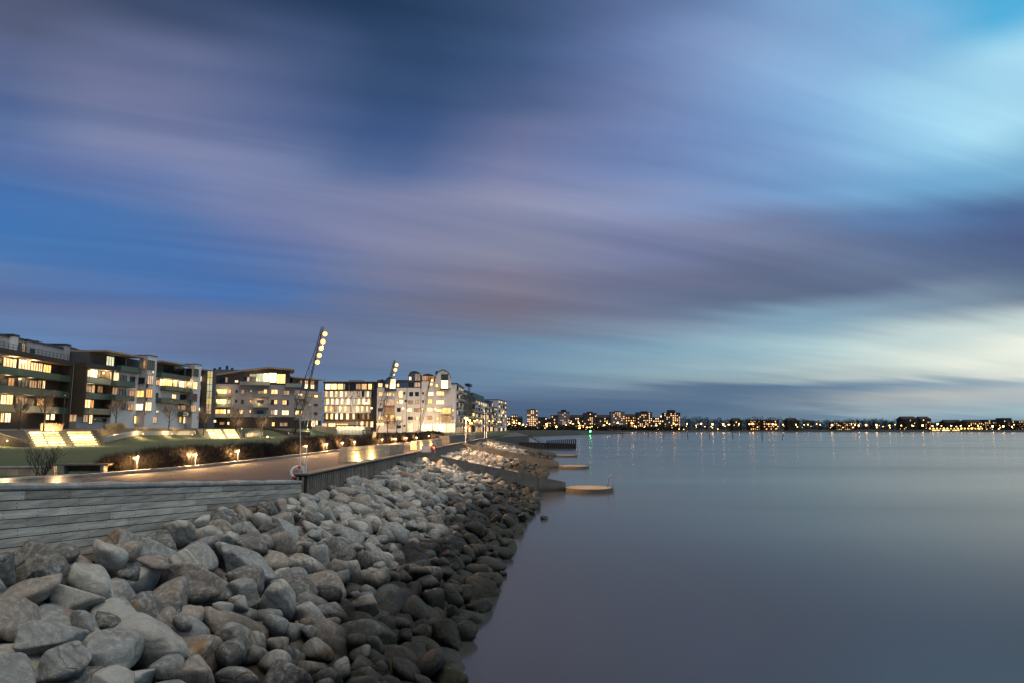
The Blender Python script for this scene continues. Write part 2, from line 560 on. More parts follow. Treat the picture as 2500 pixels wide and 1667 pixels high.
# promenade of fine red-brown gravel asphalt
M_PATH = mat('promenade_asphalt', (0.042, 0.031, 0.034), 0.85, 0.5, 2.2, 0.8, 60.0)
def kerb_x(y):
    pts = [at(330, 1152, 3.55), at(467, 1141, 3.55), at(740, 1110, 3.55), at(907, 1088, 3.55), at(1015, 1078, 3.55)]
    return float(np.interp(y, [10, 24] + [p.y for p in pts] + [200], [-19.5, -18.0] + [p.x for p in pts] + [-13.5]))
V, FA = [], []
py_ = np.arange(4, 190, 2.0)
for y in py_:
    V.append((kerb_x(y), y, ZP + 0.004)); V.append((fence_x(y) - 0.2, y, ZP + 0.004))
for j in range(len(py_) - 1):
    FA.append((2 * j, 2 * j + 1, 2 * j + 3, 2 * j + 2))
me = bpy.data.meshes.new('promenade'); me.from_pydata(V, [], FA); me.materials.append(M_PATH)
tag(link('promenade', me), kind='structure')

# ------------------------------------------------------------------ boulders
def rock_material():
    m, t, b = new_mat('granite_boulder')
    g = t.new('ShaderNodeNewGeometry')
    p = g.outputs['Position']
    oi = t.new('ShaderNodeObjectInfo')
    at_ = t.new('ShaderNodeAttribute'); at_.attribute_name = 'rnd'
    r = t.math('FRACT', t.math('ADD', oi.outputs['Random'], at_.outputs['Fac']))
    r2 = t.math('FRACT', t.math('MULTIPLY', r, 7.31))
    r3 = t.math('FRACT', t.math('MULTIPLY', r, 23.7))
    base = t.ramp(r, [(0.0, (0.33, 0.34, 0.325)), (0.14, (0.47, 0.465, 0.42)), (0.3, (0.17, 0.165, 0.155)),
                      (0.42, (0.55, 0.54, 0.48)), (0.55, (0.34, 0.285, 0.235)), (0.66, (0.29, 0.31, 0.305)),
                      (0.78, (0.39, 0.33, 0.275)), (0.88, (0.11, 0.115, 0.115)), (1.0, (0.42, 0.42, 0.38))], 'CONSTANT')
    n1 = t.noise(p, 1.7, 5.0, 0.65, 0.6)
    n2 = t.noise(p, 9.0, 6.0, 0.75)
    n3 = t.noise(p, 70.0, 3.0, 0.8)
    col = t.mix(t.rng(n1, 0.46, 0.64, 0.0, 0.6), base, (0.17, 0.16, 0.142))
    col = t.mix(t.rng(n2, 0.47, 0.66, 0.0, 0.65), col, (0.62, 0.60, 0.52))
    col = t.mix(t.rng(n3, 0.48, 0.66, 0.0, 0.42), col, (0.10, 0.095, 0.085))
    # foliation bands on some stones
    wv = t.new('ShaderNodeTexWave')
    t.l.new(p, wv.inputs['Vector'])
    wv.inputs['Scale'].default_value = 2.2
    wv.inputs['Distortion'].default_value = 9.0
    wv.inputs['Detail'].default_value = 3.0
    wv.bands_direction = 'DIAGONAL'
    col = t.mix(t.math('MULTIPLY', t.rng(wv.outputs['Fac'], 0.55, 0.95), t.rng(r2, 0.6, 0.75, 0.0, 0.4)), col, (0.11, 0.11, 0.11))
    # open cracks on some stones
    vo = t.new('ShaderNodeTexVoronoi'); vo.feature = 'DISTANCE_TO_EDGE'
    vw = t.new('ShaderNodeVectorMath', operation='ADD')
    nv = t.new('ShaderNodeTexNoise'); nv.inputs['Scale'].default_value = 1.2; nv.inputs['Detail'].default_value = 4
    t.l.new(p, nv.inputs['Vector'])
    t.l.new(p, vw.inputs[0]); t.l.new(nv.outputs['Color'], vw.inputs[1])
    t.l.new(vw.outputs[0], vo.inputs['Vector']); vo.inputs['Scale'].default_value = 0.7
    crack = t.math('MULTIPLY', t.rng(vo.outputs['Distance'], 0.003, 0.012, 1.0, 0.0), t.rng(r3, 0.70, 0.75, 0.0, 1.0))
    col = t.mix(t.math('MULTIPLY', crack, 0.35), col, (0.04, 0.038, 0.034))
    # rust stains
    rs = t.math('MULTIPLY', t.rng(t.noise(p, 1.3, 3.0, 0.6), 0.60, 0.68), t.rng(r3, 0.7, 0.74))
    col = t.mix(t.math('MULTIPLY', rs, 0.8), col, (0.33, 0.17, 0.06))
    # splash zone: dark algae film on everything the waves reach
    sp = t.new('ShaderNodeSeparateXYZ'); t.l.new(p, sp.inputs[0])
    n0 = t.noise(p, 0.45, 2.0, 0.5)
    zz = t.math('ADD', sp.outputs[2], t.math('ADD', t.math('MULTIPLY', t.math('SUBTRACT', n1, 0.5), 1.0), t.math('MULTIPLY', t.math('SUBTRACT', n0, 0.5), 2.2)))
    wet = t.rng(zz, 1.05, 1.95, 1.0, 0.0, True)
    alg = t.mix(t.rng(n2, 0.42, 0.62), (0.0095, 0.0092, 0.008), (0.024, 0.0245, 0.017))
    alg = t.mix(t.math('MULTIPLY', t.rng(zz, 0.1, 0.8, 1.0, 0.0), t.rng(n1, 0.45, 0.6)), alg, (0.030, 0.037, 0.012))
    col = t.mix(t.math('MULTIPLY', wet, 0.93), col, alg)
    t.l.new(col, b.inputs['Base Color'])
    t.l.new(t.rng(wet, 0.0, 1.0, 0.8, 0.55), b.inputs['Roughness'])
    b.inputs['Specular IOR Level'].default_value = 0.25
    bp = t.new('ShaderNodeBump')
    bp.inputs['Strength'].default_value = 1.0
    bp.inputs['Distance'].default_value = 0.05
    h = t.math('SUBTRACT', t.math('ADD', t.math('MULTIPLY', n2, 1.0), t.math('MULTIPLY', n3, 0.4)), t.math('MULTIPLY', crack, 0.35))
    t.l.new(h, bp.inputs['Height'])
    t.l.new(bp.outputs[0], b.inputs['Normal'])
    return m
M_ROCK = rock_material()

def ico(level):
    bm = bmesh.new()
    bmesh.ops.create_icosphere(bm, subdivisions=level, radius=1.0)
    v = np.array([q.co[:] for q in bm.verts])
    f = np.array([[q.index for q in fc.verts] for fc in bm.faces])
    bm.free()
    return v, f
def rock_shape(dirs, rs):
    """soft minimum over random planes: a rounded, faceted glacial boulder"""
    N = rs.randint(7, 13)
    n = rs.normal(size=(N, 3)); n /= np.linalg.norm(n, axis=1)[:, None]
    n = np.vstack([n, -n[:4] + rs.normal(scale=0.25, size=(4, 3))])
    n /= np.linalg.norm(n, axis=1)[:, None]
    h = rs.uniform(0.58, 1.0, size=len(n))
    p = rs.choice([4.5, 5, 6, 7, 9, 12, 22])
    q = np.clip(dirs @ n.T, 0, None) / h
    r = (np.sum(q ** p, axis=1) + 1e-4) ** (-1.0 / p)
    r = np.minimum(r, 1.35)
    v = dirs * r[:, None]
    off = rs.uniform(-50, 50, 3)
    d = np.array([mnoise.fractal(Vector(w * 1.6 + off), 0.9, 2.1, 4) for w in v])
    v = v * (1 + 0.055 * d)[:, None]
    v = v / np.max(np.abs(v), axis=0)
    return v
IC4, IC3, IC2 = ico(5), ico(4), ico(3)
NV = 26
ROCK_HI, ROCK_LO = [], []
for k in range(NV):
    pair = []
    for lv, (dv, df) in enumerate((IC4, IC3, IC2)):
        if lv == 2: continue
        v = rock_shape(dv, np.random.RandomState(100 + k))
        pair.append((v, df))
    me = bpy.data.meshes.new('boulder')
    me.from_pydata(pair[0][0].tolist(), [], pair[0][1].tolist())
    me.materials.append(M_ROCK)
    me.polygons.foreach_set('use_smooth', [True] * len(me.polygons))
    ROCK_HI.append(me)
    v = rock_shape(IC2[0], np.random.RandomState(100 + k))
    ROCK_LO.append((v, IC2[1]))

def pack(x0, x1, y0, y1, inside, sizes, seed, base, tries=10, rise=0.88):
    """drop stones, big ones first, each on the lowest free spot of the growing heap"""
    rs = np.random.RandomState(seed)
    g = 0.1
    nxg, nyg = int((x1 - x0) / g), int((y1 - y0) / g)
    X = x0 + (np.arange(nxg) + 0.5) * g
    Y = y0 + (np.arange(nyg) + 0.5) * g
    B = np.array([[base(x, y) for x in X] for y in Y[::4]])
    B = np.repeat(B, 4, axis=0)[:nyg]
    if B.shape[0] < nyg: B = np.vstack([B] + [B[-1:]] * (nyg - B.shape[0]))
    OK = np.array([[inside(x, y) for x in X] for y in Y[::4]])
    OK = np.repeat(OK, 4, axis=0)[:nyg]
    if OK.shape[0] < nyg: OK = np.vstack([OK] + [OK[-1:]] * (nyg - OK.shape[0]))
    H = B.copy()
    free = np.argwhere(OK)
    out = []
    for s in sizes:
        c = free[rs.randint(len(free), size=tries)]
        best, bi = 1e9, None
        for (j, i) in c:
            k = max(1, int(s * 0.55 / g))
            sub = (H - B)[max(0, j - k):j + k + 1, max(0, i - k):i + k + 1]
            q = sub.mean() + 0.5 * sub.max()
            if q < best: best, bi = q, (j, i)
        j, i = bi
        a = s * rs.uniform(0.85, 1.25); b = s * rs.uniform(0.7, 1.0); h = s * rs.uniform(0.55, 0.85)
        yaw = rs.uniform(0, math.pi)
        k = int(max(a, b) / g) + 1
        j0, j1, i0, i1 = max(0, j - k), min(nyg, j + k + 1), max(0, i - k), min(nxg, i + k + 1)
        gy, gx = np.mgrid[j0:j1, i0:i1]
        dx, dy = (gx - i) * g, (gy - j) * g
        u = (dx * math.cos(yaw) + dy * math.sin(yaw)) / a
        w = (-dx * math.sin(yaw) + dy * math.cos(yaw)) / b
        rr = u * u + w * w
        inr = rr < 1
        core = rr < 0.45
        sub = H[j0:j1, i0:i1]
        zc = float(np.percentile(sub[core], 50)) + 0.42 * h
        zc = min(zc, B[j, i] + rise + 0.12 * rs.randn() - 0.70 * h)
        top = zc + h * np.sqrt(np.clip(1 - rr, 0, 1))
        H[j0:j1, i0:i1] = np.where(inr, np.maximum(sub, top), sub)
        sx = base(X[i] + 0.5, Y[j]) - base(X[i] - 0.5, Y[j])
        out.append((X[i], Y[j], zc, a, b, h, yaw, sx))
    return out

def make_bank(name, stones, seed, limit):
    rs = np.random.RandomState(seed)
    root = empty(name, (0, 0, 0))
    root['kind'] = 'structure'
    vis = []
    for s in stones:
        d = math.sqrt(s[0] ** 2 + s[1] ** 2 + (CAMZ - s[2]) ** 2)
        vis.append(s[3] * s[5] / d ** 2 * (1 if s[2] + s[5] > 0.02 else 0))
    order = np.argsort(vis)[::-1]
    rest_v, rest_f, rest_c, nb = [], [], [], 0
    for n, idx in enumerate(order):
        x, y, z, a, b, h, yaw, sx = stones[idx]
        if vis[idx] <= 0: continue
        k = rs.randint(NV)
        tilt = rs.normal(scale=0.25, size=2)
        E = Euler((tilt[0], tilt[1] - math.atan(sx) * 0.8, yaw), 'XYZ')
        if n < limit:
            link('boulder', ROCK_HI[k], root, (x, y, z), E, (a, b, h))
        else:
            v, f = ROCK_LO[k]
            R = np.array(E.to_matrix())
            w = (v * np.array([a, b, h])) @ R.T + np.array([x, y, z])
            rest_v.append(w); rest_f.append(f + nb); rest_c.append(np.full(len(w), rs.rand())); nb += len(w)
    if rest_v:
        me = bpy.data.meshes.new('small_boulders')
        me.from_pydata(np.vstack(rest_v).tolist(), [], np.vstack(rest_f).tolist())
        me.materials.append(M_ROCK)
        me.polygons.foreach_set('use_smooth', [True] * len(me.polygons))
        a_ = me.attributes.new('rnd', 'FLOAT', 'POINT')
        a_.data.foreach_set('value', np.concatenate(rest_c).astype(np.float32))
        o = link('small_boulders', me, root)
        o['kind'] = 'stuff'
    return root

def g_line(k, x):                                # depth of groyne k at x
    a, b = G_IN[k], G_OUT[k]
    t = (x - a.x) / (b.x - a.x)
    return a.y + (b.y - a.y) * t
def sizes(n, lo, hi, seed, p=1.6):
    rs = np.random.RandomState(seed)
    s = lo + (hi - lo) * rs.rand(n) ** p
    s = np.sort(s)[::-1]
    s = s + rs.normal(scale=0.08, size=n)         # roughly big ones first
    return np.clip(s, lo, hi)

def base1(x, y):
    return bank_z(x, y) - 0.50
def in1(x, y):
    return fence_x(y) + 0.30 < x < water_x(y) + 0.12 and y < g_line(0, x) - 0.35 and x > -0.95 * y - 4
st1 = pack(-12, 4, 3.5, 61, in1, sizes(1500, 0.24, 0.74, 3, 1.35), 11, base1)
bank1 = make_bank('boulder_bank', st1, 5, 300)
# the earth under the stones
def bank_sheet(name, y0, y1, parent):
    V, FA = [], []
    yy = np.arange(y0, y1 + 0.1, 2.0)
    tt = np.linspace(-0.35, 1.0, 12)
    for y in yy:
        xf, xw = fence_x(y), water_x(y)
        for t in tt:
            V.append((xw + (xf - xw) * t, y, t * top_z(y) - 0.62))
    n = len(tt)
    for j in range(len(yy) - 1):
        for i in range(n - 1):
            FA.append((j * n + i, j * n + i + 1, (j + 1) * n + i + 1, (j + 1) * n + i))
    me = bpy.data.meshes.new(name); me.from_pydata(V, [], FA)
    me.materials.append(mat('bank_gravel', (0.05, 0.047, 0.042), 0.9, 0.4, 4.0, 0.8, 20))
    return link(name, me, parent)
bank_sheet('gravel_bed', 0, 56, bank1)
def base2(x, y): return bank_z(x, y) - 0.30
def in2(x, y):
    return fence_x(y) + 0.35 < x < water_x(y) + 0.5 and g_line(0, x) + 0.35 < y < g_line(1, x) - 0.35
def in3(x, y):
    return fence_x(y) + 0.35 < x < water_x(y) + 0.5 and g_line(1, x) + 0.35 < y < g_line(2, x) - 0.35
st2 = pack(-9, 6.5, 54, 94, in2, sizes(620, 0.3, 0.72, 23), 21, base2)
bank2 = make_bank('boulder_bank', st2, 6, 300)
bank_sheet('gravel_bed', 56, 90, bank2)
st3 = pack(-8, 9, 87, 131, in3, sizes(560, 0.35, 0.75, 33), 31, base2)
bank3 = make_bank('boulder_bank', st3, 7, 300)
bank_sheet('gravel_bed', 90, 126, bank3)

# ------------------------------------------------------------------ surfaces of the shore works
M_PLANK = mat('weathered_plank', (0.40, 0.37, 0.315), 0.8, 0.5, 2.2, 0.5, 9.0, stretch=(3.0, 0.5, 7.0), rnd=0.36)
M_COPING = mat('coping_timber', (0.30, 0.29, 0.265), 0.85, 0.45, 2.6, 1.0, 12.0)
M_BACK = mat('dark_backing', (0.018, 0.017, 0.015), 0.9, 0.3)
M_BATTEN = mat('pale_batten', (0.235, 0.215, 0.18), 0.8, 0.4, 5.0, 0.3, 20, rnd=0.25)
M_FENCE = mat('tarred_board', (0.020, 0.018, 0.015), 0.85, 0.3, 6.0, 0.3, 20)
M_CAP = mat('fence_cap', (0.115, 0.098, 0.075), 0.8, 0.3, 5.0, 0.3, 20)
M_STEEL = mat('galvanised_steel', (0.42, 0.43, 0.44), 0.38, 0.15, 6.0, metal=0.8)
M_WHITE = mat('white_paint', (0.72, 0.71, 0.68), 0.5, 0.1)
M_RED = mat('red_paint', (0.45, 0.035, 0.03), 0.5, 0.15)
M_DARK = mat('dark_metal', (0.035, 0.034, 0.033), 0.5, 0.2)
M_DECK = mat('deck_timber', (0.36, 0.29, 0.18), 0.75, 0.25, 8.0, 0.3, 30)
M_LIME = mat('limestone', (0.37, 0.295, 0.20), 0.85, 0.28, 3.0, 0.9, 22.0, rnd=0.16)
M_SLATE = mat('dark_stone', (0.10, 0.092, 0.082), 0.85, 0.3, 3.0, 0.7, 22.0, rnd=0.12)
M_KERB = mat('kerb_granite', (0.235, 0.22, 0.195), 0.85, 0.3, 4.0, 0.5, 40.0, rnd=0.15)
def wet_concrete():
    m, t, b = new_mat('sea_wall_concrete')
    g = t.new('ShaderNodeNewGeometry'); p = g.outputs['Position']
    sp = t.new('ShaderNodeSeparateXYZ'); t.l.new(p, sp.inputs[0])
    n = t.noise(p, 2.0, 5.0, 0.65)
    st = t.noise(t.vec(t.math('MULTIPLY', sp.outputs[0], 3.0), t.math('MULTIPLY', sp.outputs[1], 3.0), t.math('MULTIPLY', sp.outputs[2], 0.35)), 1.0, 4.0, 0.6)
    col = t.mix(t.rng(n, 0.3, 0.7), (0.10, 0.092, 0.08), (0.17, 0.158, 0.138))
    col = t.mix(t.rng(st, 0.5, 0.75, 0.0, 0.6), col, (0.06, 0.054, 0.046))
    wet = t.rng(t.math('ADD', sp.outputs[2], t.math('MULTIPLY', n, 0.35)), 0.25, 0.65, 1.0, 0.0)
    col = t.mix(t.math('MULTIPLY', wet, 0.85), col, (0.03, 0.032, 0.022))
    t.l.new(col, b.inputs['Base Color'])
    b.inputs['Roughness'].default_value = 0.8
    bp = t.new('ShaderNodeBump'); bp.inputs['Strength'].default_value = 0.5; bp.inputs['Distance'].default_value = 0.02
    t.l.new(t.noise(p, 30.0, 4.0, 0.7), bp.inputs['Height']); t.l.new(bp.outputs[0], b.inputs['Normal'])
    return m
M_CONC = wet_concrete()
WARM = (1.0, 0.66, 0.33)
E_LAMP = emit("lamp_glow", (1.0, 0.47, 0.11), 5.0)
E_FLOOD = emit("flood_glow", (1.0, 0.45, 0.10), 4.5)
E_STEP = emit('lit_riser', (1.0, 0.66, 0.20), 3.4, 0.35, 3.0)

# ------------------------------------------------------------------ plank wall at the left
pw = empty('plank_wall', (W_END.x, W_END.y, 2.0), label='long grey plank retaining wall above the boulders at the left edge', cat='wall')
wdir = Vector((W_DX, 1, 0)).normalized()
wnor = Vector((wdir.y, -wdir.x, 0))                # faces the boulders
def wall_piece(mb, y0, y1, t0, t1, o0, o1, m=0):
    """a board along the wall from depth y0 to y1, t0..t1 below the top edge, o0..o1 out from the face"""
    vs = []
    for y in (y0, y1):
        w = wall_at(y)
        for tt in (t0, t1):
            for oo in (o0, o1):
                vs.append(w + wnor * oo - Vector((0, 0, tt)) - pw.location)
    mb.add(vs, [(0, 1, 3, 2), (4, 6, 7, 5), (0, 4, 5, 1), (2, 3, 7, 6), (0, 2, 6, 4), (1, 5, 7, 3)], m)
Y_A, Y_B = 8.0, 26.0
rsw = random.Random(5)
mb = MB(); wall_piece(mb, Y_A, Y_B - 0.03, 0.10, 3.2, -0.28, -0.012); mb.build('backing', M_BACK, pw)
y = Y_A
while y < Y_B - 0.05:
    y1 = min(Y_B, y + rsw.uniform(2.6, 3.4))
    if Y_B - y1 < 0.8: y1 = Y_B
    mb = MB()
    n = 5
    for k in range(n):                              # a slightly worn, uneven beam
        a, b = y + (y1 - y) * k / n, y + (y1 - y) * (k + 1) / n
        j0 = 0.012 * math.sin(a * 2.1) + 0.008 * math.sin(a * 5.3); j1 = 0.012 * math.sin(b * 2.1) + 0.008 * math.sin(b * 5.3)
        vs = []
        for yy, jj in ((a, j0), (b, j1)):
            w = wall_at(yy) - pw.location
            for oo, tt in ((0.03, 0.135), (0.055, 0.10), (0.055, 0.05 - jj), (0.02, 0.004 - jj), (-0.34, 0.0 - jj), (-0.36, 0.135)):
                vs.append(w + wnor * oo - Vector((0, 0, tt)))
        mb.add(vs, [(i, (i + 1) % 6, 6 + (i + 1) % 6, 6 + i) for i in range(6)])
        if k == 0: mb.add(vs[:6], [tuple(range(6))])
        if k == n - 1: mb.add(vs[6:], [tuple(range(5, -1, -1))])
    mb.build('coping', M_COPING, pw)
    y = y1 + 0.012
scr = MB()
for r in range(9):
    y = Y_A + rsw.uniform(-1.5, 0)
    top = 0.147 + r * 0.167
    while y < Y_B - 0.02:
        ln = rsw.choice([0.8, 1.2, 1.6, 2.4, 3.2, 3.6]) if r == 0 else rsw.choice([1.6, 2.4, 3.2, 4.0, 4.0])
        y0, y1 = max(y, Y_A), min(y + ln, Y_B - 0.01)
        if y1 - y0 > 0.15:
            mb = MB()
            d = rsw.uniform(-0.004, 0.006)
            wall_piece(mb, y0 + 0.004, y1 - 0.004, top + rsw.uniform(0, 0.004), top + 0.153, -0.008, 0.032 + d)
            mb.build('plank', M_PLANK, pw)
            yy = y0 + 0.06
            while yy < y1:
                for tt in (0.035, 0.115):
                    wall_piece(scr, yy, yy + 0.018, top + tt, top + tt + 0.018, 0.03 + d, 0.0345 + d)
                yy += 0.8 if yy + 0.8 < y1 - 0.2 else max(0.1, y1 - 0.075 - yy)
                if yy > y1 - 0.05: break
        y += ln
o = scr.build('screws', M_BACK, pw); o['kind'] = 'stuff'

# ------------------------------------------------------------------ pile fences and sea walls
def fence(p, q, spacing, label, singly):
    root = empty('pile_fence', (p.x, p.y, 0), label=label, cat='fence', group='dark pile fences along the promenade edge')
    L = math.hypot(q.x - p.x, q.y - p.y)
    d = Vector(((q.x - p.x) / L, (q.y - p.y) / L, 0)); n = Vector((d.y, -d.x, 0))
    def P(s, o, z): return d * s + n * o + Vector((0, 0, z))
    zt = lambda s: p.z + (q.z - p.z) * s / L
    def bar(mb, s0, s1, o0, o1, b0, b1):             # b: distance below the top
        vs = []
        for s in (s0, s1):
            for bb in (b0, b1):
                for o_ in (o0, o1):
                    vs.append(P(s, o_, zt(s) - bb))
        mb.add(vs, [(0, 1, 3, 2), (4, 6, 7, 5), (0, 4, 5, 1), (2, 3, 7, 6), (0, 2, 6, 4), (1, 5, 7, 3)])
    mb = MB(); bar(mb, 0, L, -0.42, 0.0, 0.05, 2.4); mb.build('back_board', M_FENCE, root)
    mb = MB(); bar(mb, -0.06, L, -0.46, 0.10, -0.005, 0.048); mb.build('cap_rail', M_CAP, root)
    if singly:
        k = int(L / spacing)
        me0 = MB().box((0, 0, -1.1), (0.075, 0.06, 2.1), math.atan2(d.y, d.x)).mesh('batten', M_BATTEN)
        for i in range(k):
            s = (i + 0.5) * spacing
            link('batten', me0, root, P(s, 0.028, zt(s) - 0.055))
        me1 = MB().box((0, 0, -1.1), (0.075, 0.05, 2.1), math.atan2(n.y, n.x)).mesh('batten', M_BATTEN)
        for i in range(2):
            link('batten', me1, root, P(-0.022, -0.12 - 0.2 * i, zt(0) - 0.055))
    else:
        mb = MB()
        for i in range(int(L / spacing)):
            s = (i + 0.5) * spacing
            bar(mb, s - 0.05, s + 0.05, 0.0, 0.06, 0.06, 2.2)
        o = mb.build('batten_row', M_BATTEN, root); o['kind'] = 'stuff'
    return root
fence(F_NEAR, Vector((G_IN[0].x, G_IN[0].y - 0.2, G_IN[0].z)), 0.30, 'dark pile fence with pale battens running from the lifebuoy post to the nearest sea wall', True)
_f2 = at(1060, 1092, 3.62)
fence(Vector((fence_x(G_IN[0].y + 0.4), G_IN[0].y + 0.4, 3.62)), Vector((G_IN[1].x, G_IN[1].y - 0.2, 3.6)), 0.3, 'dark pile fence beside the second bank of boulders', False)
fence(Vector((fence_x(G_IN[1].y + 0.4), G_IN[1].y + 0.4, 3.6)), Vector((G_IN[2].x, G_IN[2].y - 0.2, 3.6)), 0.4, 'dark pile fence beside the third and farthest bank of boulders', False)

for k in range(3):
    a, b = G_IN[k], G_OUT[k]
    root = empty('sea_wall', (b.x, b.y, 0), label=['nearest sloping concrete sea wall ending at the largest looking round deck',
                 'middle of the three sloping concrete sea walls between the boulders',
                 'farthest of the three sloping concrete sea walls, before the post pier'][k], cat='sea wall', group='concrete sea walls across the boulder bank')
    L = math.hypot(b.x - a.x, b.y - a.y)
    d = Vector(((b.x - a.x) / L, (b.y - a.y) / L, 0)); n = Vector((d.y, -d.x, 0))
    segs = 5
    for s in range(segs):
        s0, s1 = L * s / segs + (0.006 if s else 0), L * (s + 1) / segs - 0.006
        p0, p1 = a + d * s0, a + d * s1
        z0 = a.z + (b.z - a.z) * s0 / L; z1 = a.z + (b.z - a.z) * s1 / L
        pts = [p0 - n * 0.0, p1 - n * 0.0, p1 - n * 0.5, p0 - n * 0.5]
        # order so that the top faces up
        mb = MB(); mb.prism([(p.x - b.x, p.y - b.y) for p in pts][::-1], -2.0, [z0, z1, z1, z0][::-1])
        mb.build('wall_panel', M_CONC, root)
    # round bathing deck at its end
    cpx = (1437, 1402, 1385)[k]
    R = 2.05
    c = Vector((b.x + R - 0.05, b.y - 0.25, 0.30))
    dk = empty('bathing_deck', c, label=['round timber bathing deck nearest the camera with steel hand rails',
               'middle of the three round timber bathing decks', 'farthest of the three round timber bathing decks'][k],
               cat='deck', group='round bathing decks at the ends of the sea walls')
    mb = MB()
    nb = 29
    for i in range(nb):
        x0 = -R + 2 * R * i / nb + 0.008; x1 = -R + 2 * R * (i + 1) / nb - 0.008
        xm = max(abs(x0), abs(x1)); hy = math.sqrt(max(0.04, R * R - xm * xm))
        mb.box2((x0, -hy, -0.045), (x1, hy, 0.0))
    o = mb.build('deck_boards', M_DECK, dk); o['kind'] = 'stuff'
    mb = MB()
    prof = [(R - 0.25, -0.30), (R + 0.03, -0.30), (R + 0.03, -0.012), (R - 0.02, -0.012), (R - 0.02, -0.05), (R - 0.25, -0.05)]
    mb.lathe(prof, n=40)
    mb.build('rim', M_CAP, dk)
    mb = MB()
    for w in range(6):
        mb.tube([(math.cos(w * 1.047 + 0.4) * 1.6, math.sin(w * 1.047 + 0.4) * 1.6, -2.2), (math.cos(w * 1.047 + 0.4) * 1.6, math.sin(w * 1.047 + 0.4) * 1.6, -0.06)], 0.09, 8)
    mb.build('piles', M_DARK, dk)['kind'] = 'stuff'
    for s in (-1, 1):
        mb = MB()
        q = Vector((R - 0.05, 0.28 * s, 0))
        pts = [q + Vector((0.18, 0, -0.9)), q + Vector((0.16, 0, 0.5)), q + Vector((0.03, 0, 1.02)), q + Vector((-0.10, 0, 1.08)), q + Vector((-0.20, 0, 0.95)), q + Vector((-0.34, 0, 0.0))]
        mb.tube(pts, 0.02, 8)
        mb.build('hand_rail', M_STEEL, dk, True)
    mb = MB()
    for i in range(4):
        mb.tube([(R + 0.12, -0.28, -0.05 - 0.25 * i), (R + 0.12, 0.28, -0.05 - 0.25 * i)], 0.022, 6)
    mb.build('ladder_rungs', M_STEEL, dk)['kind'] = 'stuff'

# ------------------------------------------------------------------ kerb, bollard lamps, hedges
kb = empty('kerb', (-15, 30, ZP)); kb['kind'] = 'structure'
y = 27.0
while y < 140:
    ln = 1.6 if y < 70 else 4.0
    p, q = Vector((kerb_x(y), y, 0)), Vector((kerb_x(y + ln), y + ln, 0))
    d = (q - p).normalized(); n = Vector((d.y, -d.x, 0))
    mb = MB()
    pts = [p + n * 0.16, q - d * 0.012 + n * 0.16, q - d * 0.012 - n * 0.16, p - n * 0.16]
    mb.prism([(w.x + 15, w.y - 30) for w in pts], -0.1, 0.15)
    mb.build('kerb_stone', M_KERB, kb)
    y += ln

M_BOL = mat('bollard_grey', (0.09, 0.085, 0.08), 0.5, 0.15)
bol_px = [(467, 1117), (573, 1109), (656, 1101), (796, 1088), (838, 1083.5), (875, 1080), (907, 1077.3), (957, 1072), (978, 1070), (998, 1068.3), (1015, 1066.6), (1050, 1063.5), (1063, 1062)]
bol0 = None
for i, (bx, by) in enumerate(bol_px):
    hp = at(bx, by, ZP + 0.15 + 0.52)
    hp.x = kerb_x(hp.y) - 0.06
    hp = Vector((hp.x, hp.y, ZP + 0.15))
    root = empty('bollard_lamp', hp, label=f'{ORD[i]} lit bollard lamp from the camera along the promenade kerb', cat='lamp', group='bollard lamps along the promenade kerb')
    if bol0 is None:
        mb = MB(); mb.prism([(-0.06, -0.06), (0.06, -0.06), (0.06, 0.06), (-0.06, 0.06)], 0.0, 0.46); me_p = mb.mesh('post', M_BOL)
        mb = MB(); mb.box((0, 0, 0.59), (0.17, 0.17, 0.03)); mb.box((-0.12, 0, 0.51), (0.02, 0.15, 0.13)); me_c = mb.mesh('cap', M_BOL)
        mb = MB(); mb.lathe([(0.06, 0.462), (0.105, 0.49), (0.105, 0.54), (0.06, 0.568)], n=12); me_g = mb.mesh('light_globe', E_LAMP)
        bol0 = True
    link('post', me_p, root); link('cap', me_c, root); link('light_globe', me_g, root)
    lamp('bollard_light', (0.16, 0, 0.52), 300 if i < 7 else 330, (1.0, 0.56, 0.22), 0.06, root)
    lamp('bollard_back_light', (-0.20, -0.05, 0.48), 300 if i < 7 else 450, (1.0, 0.54, 0.20), 0.05, root)

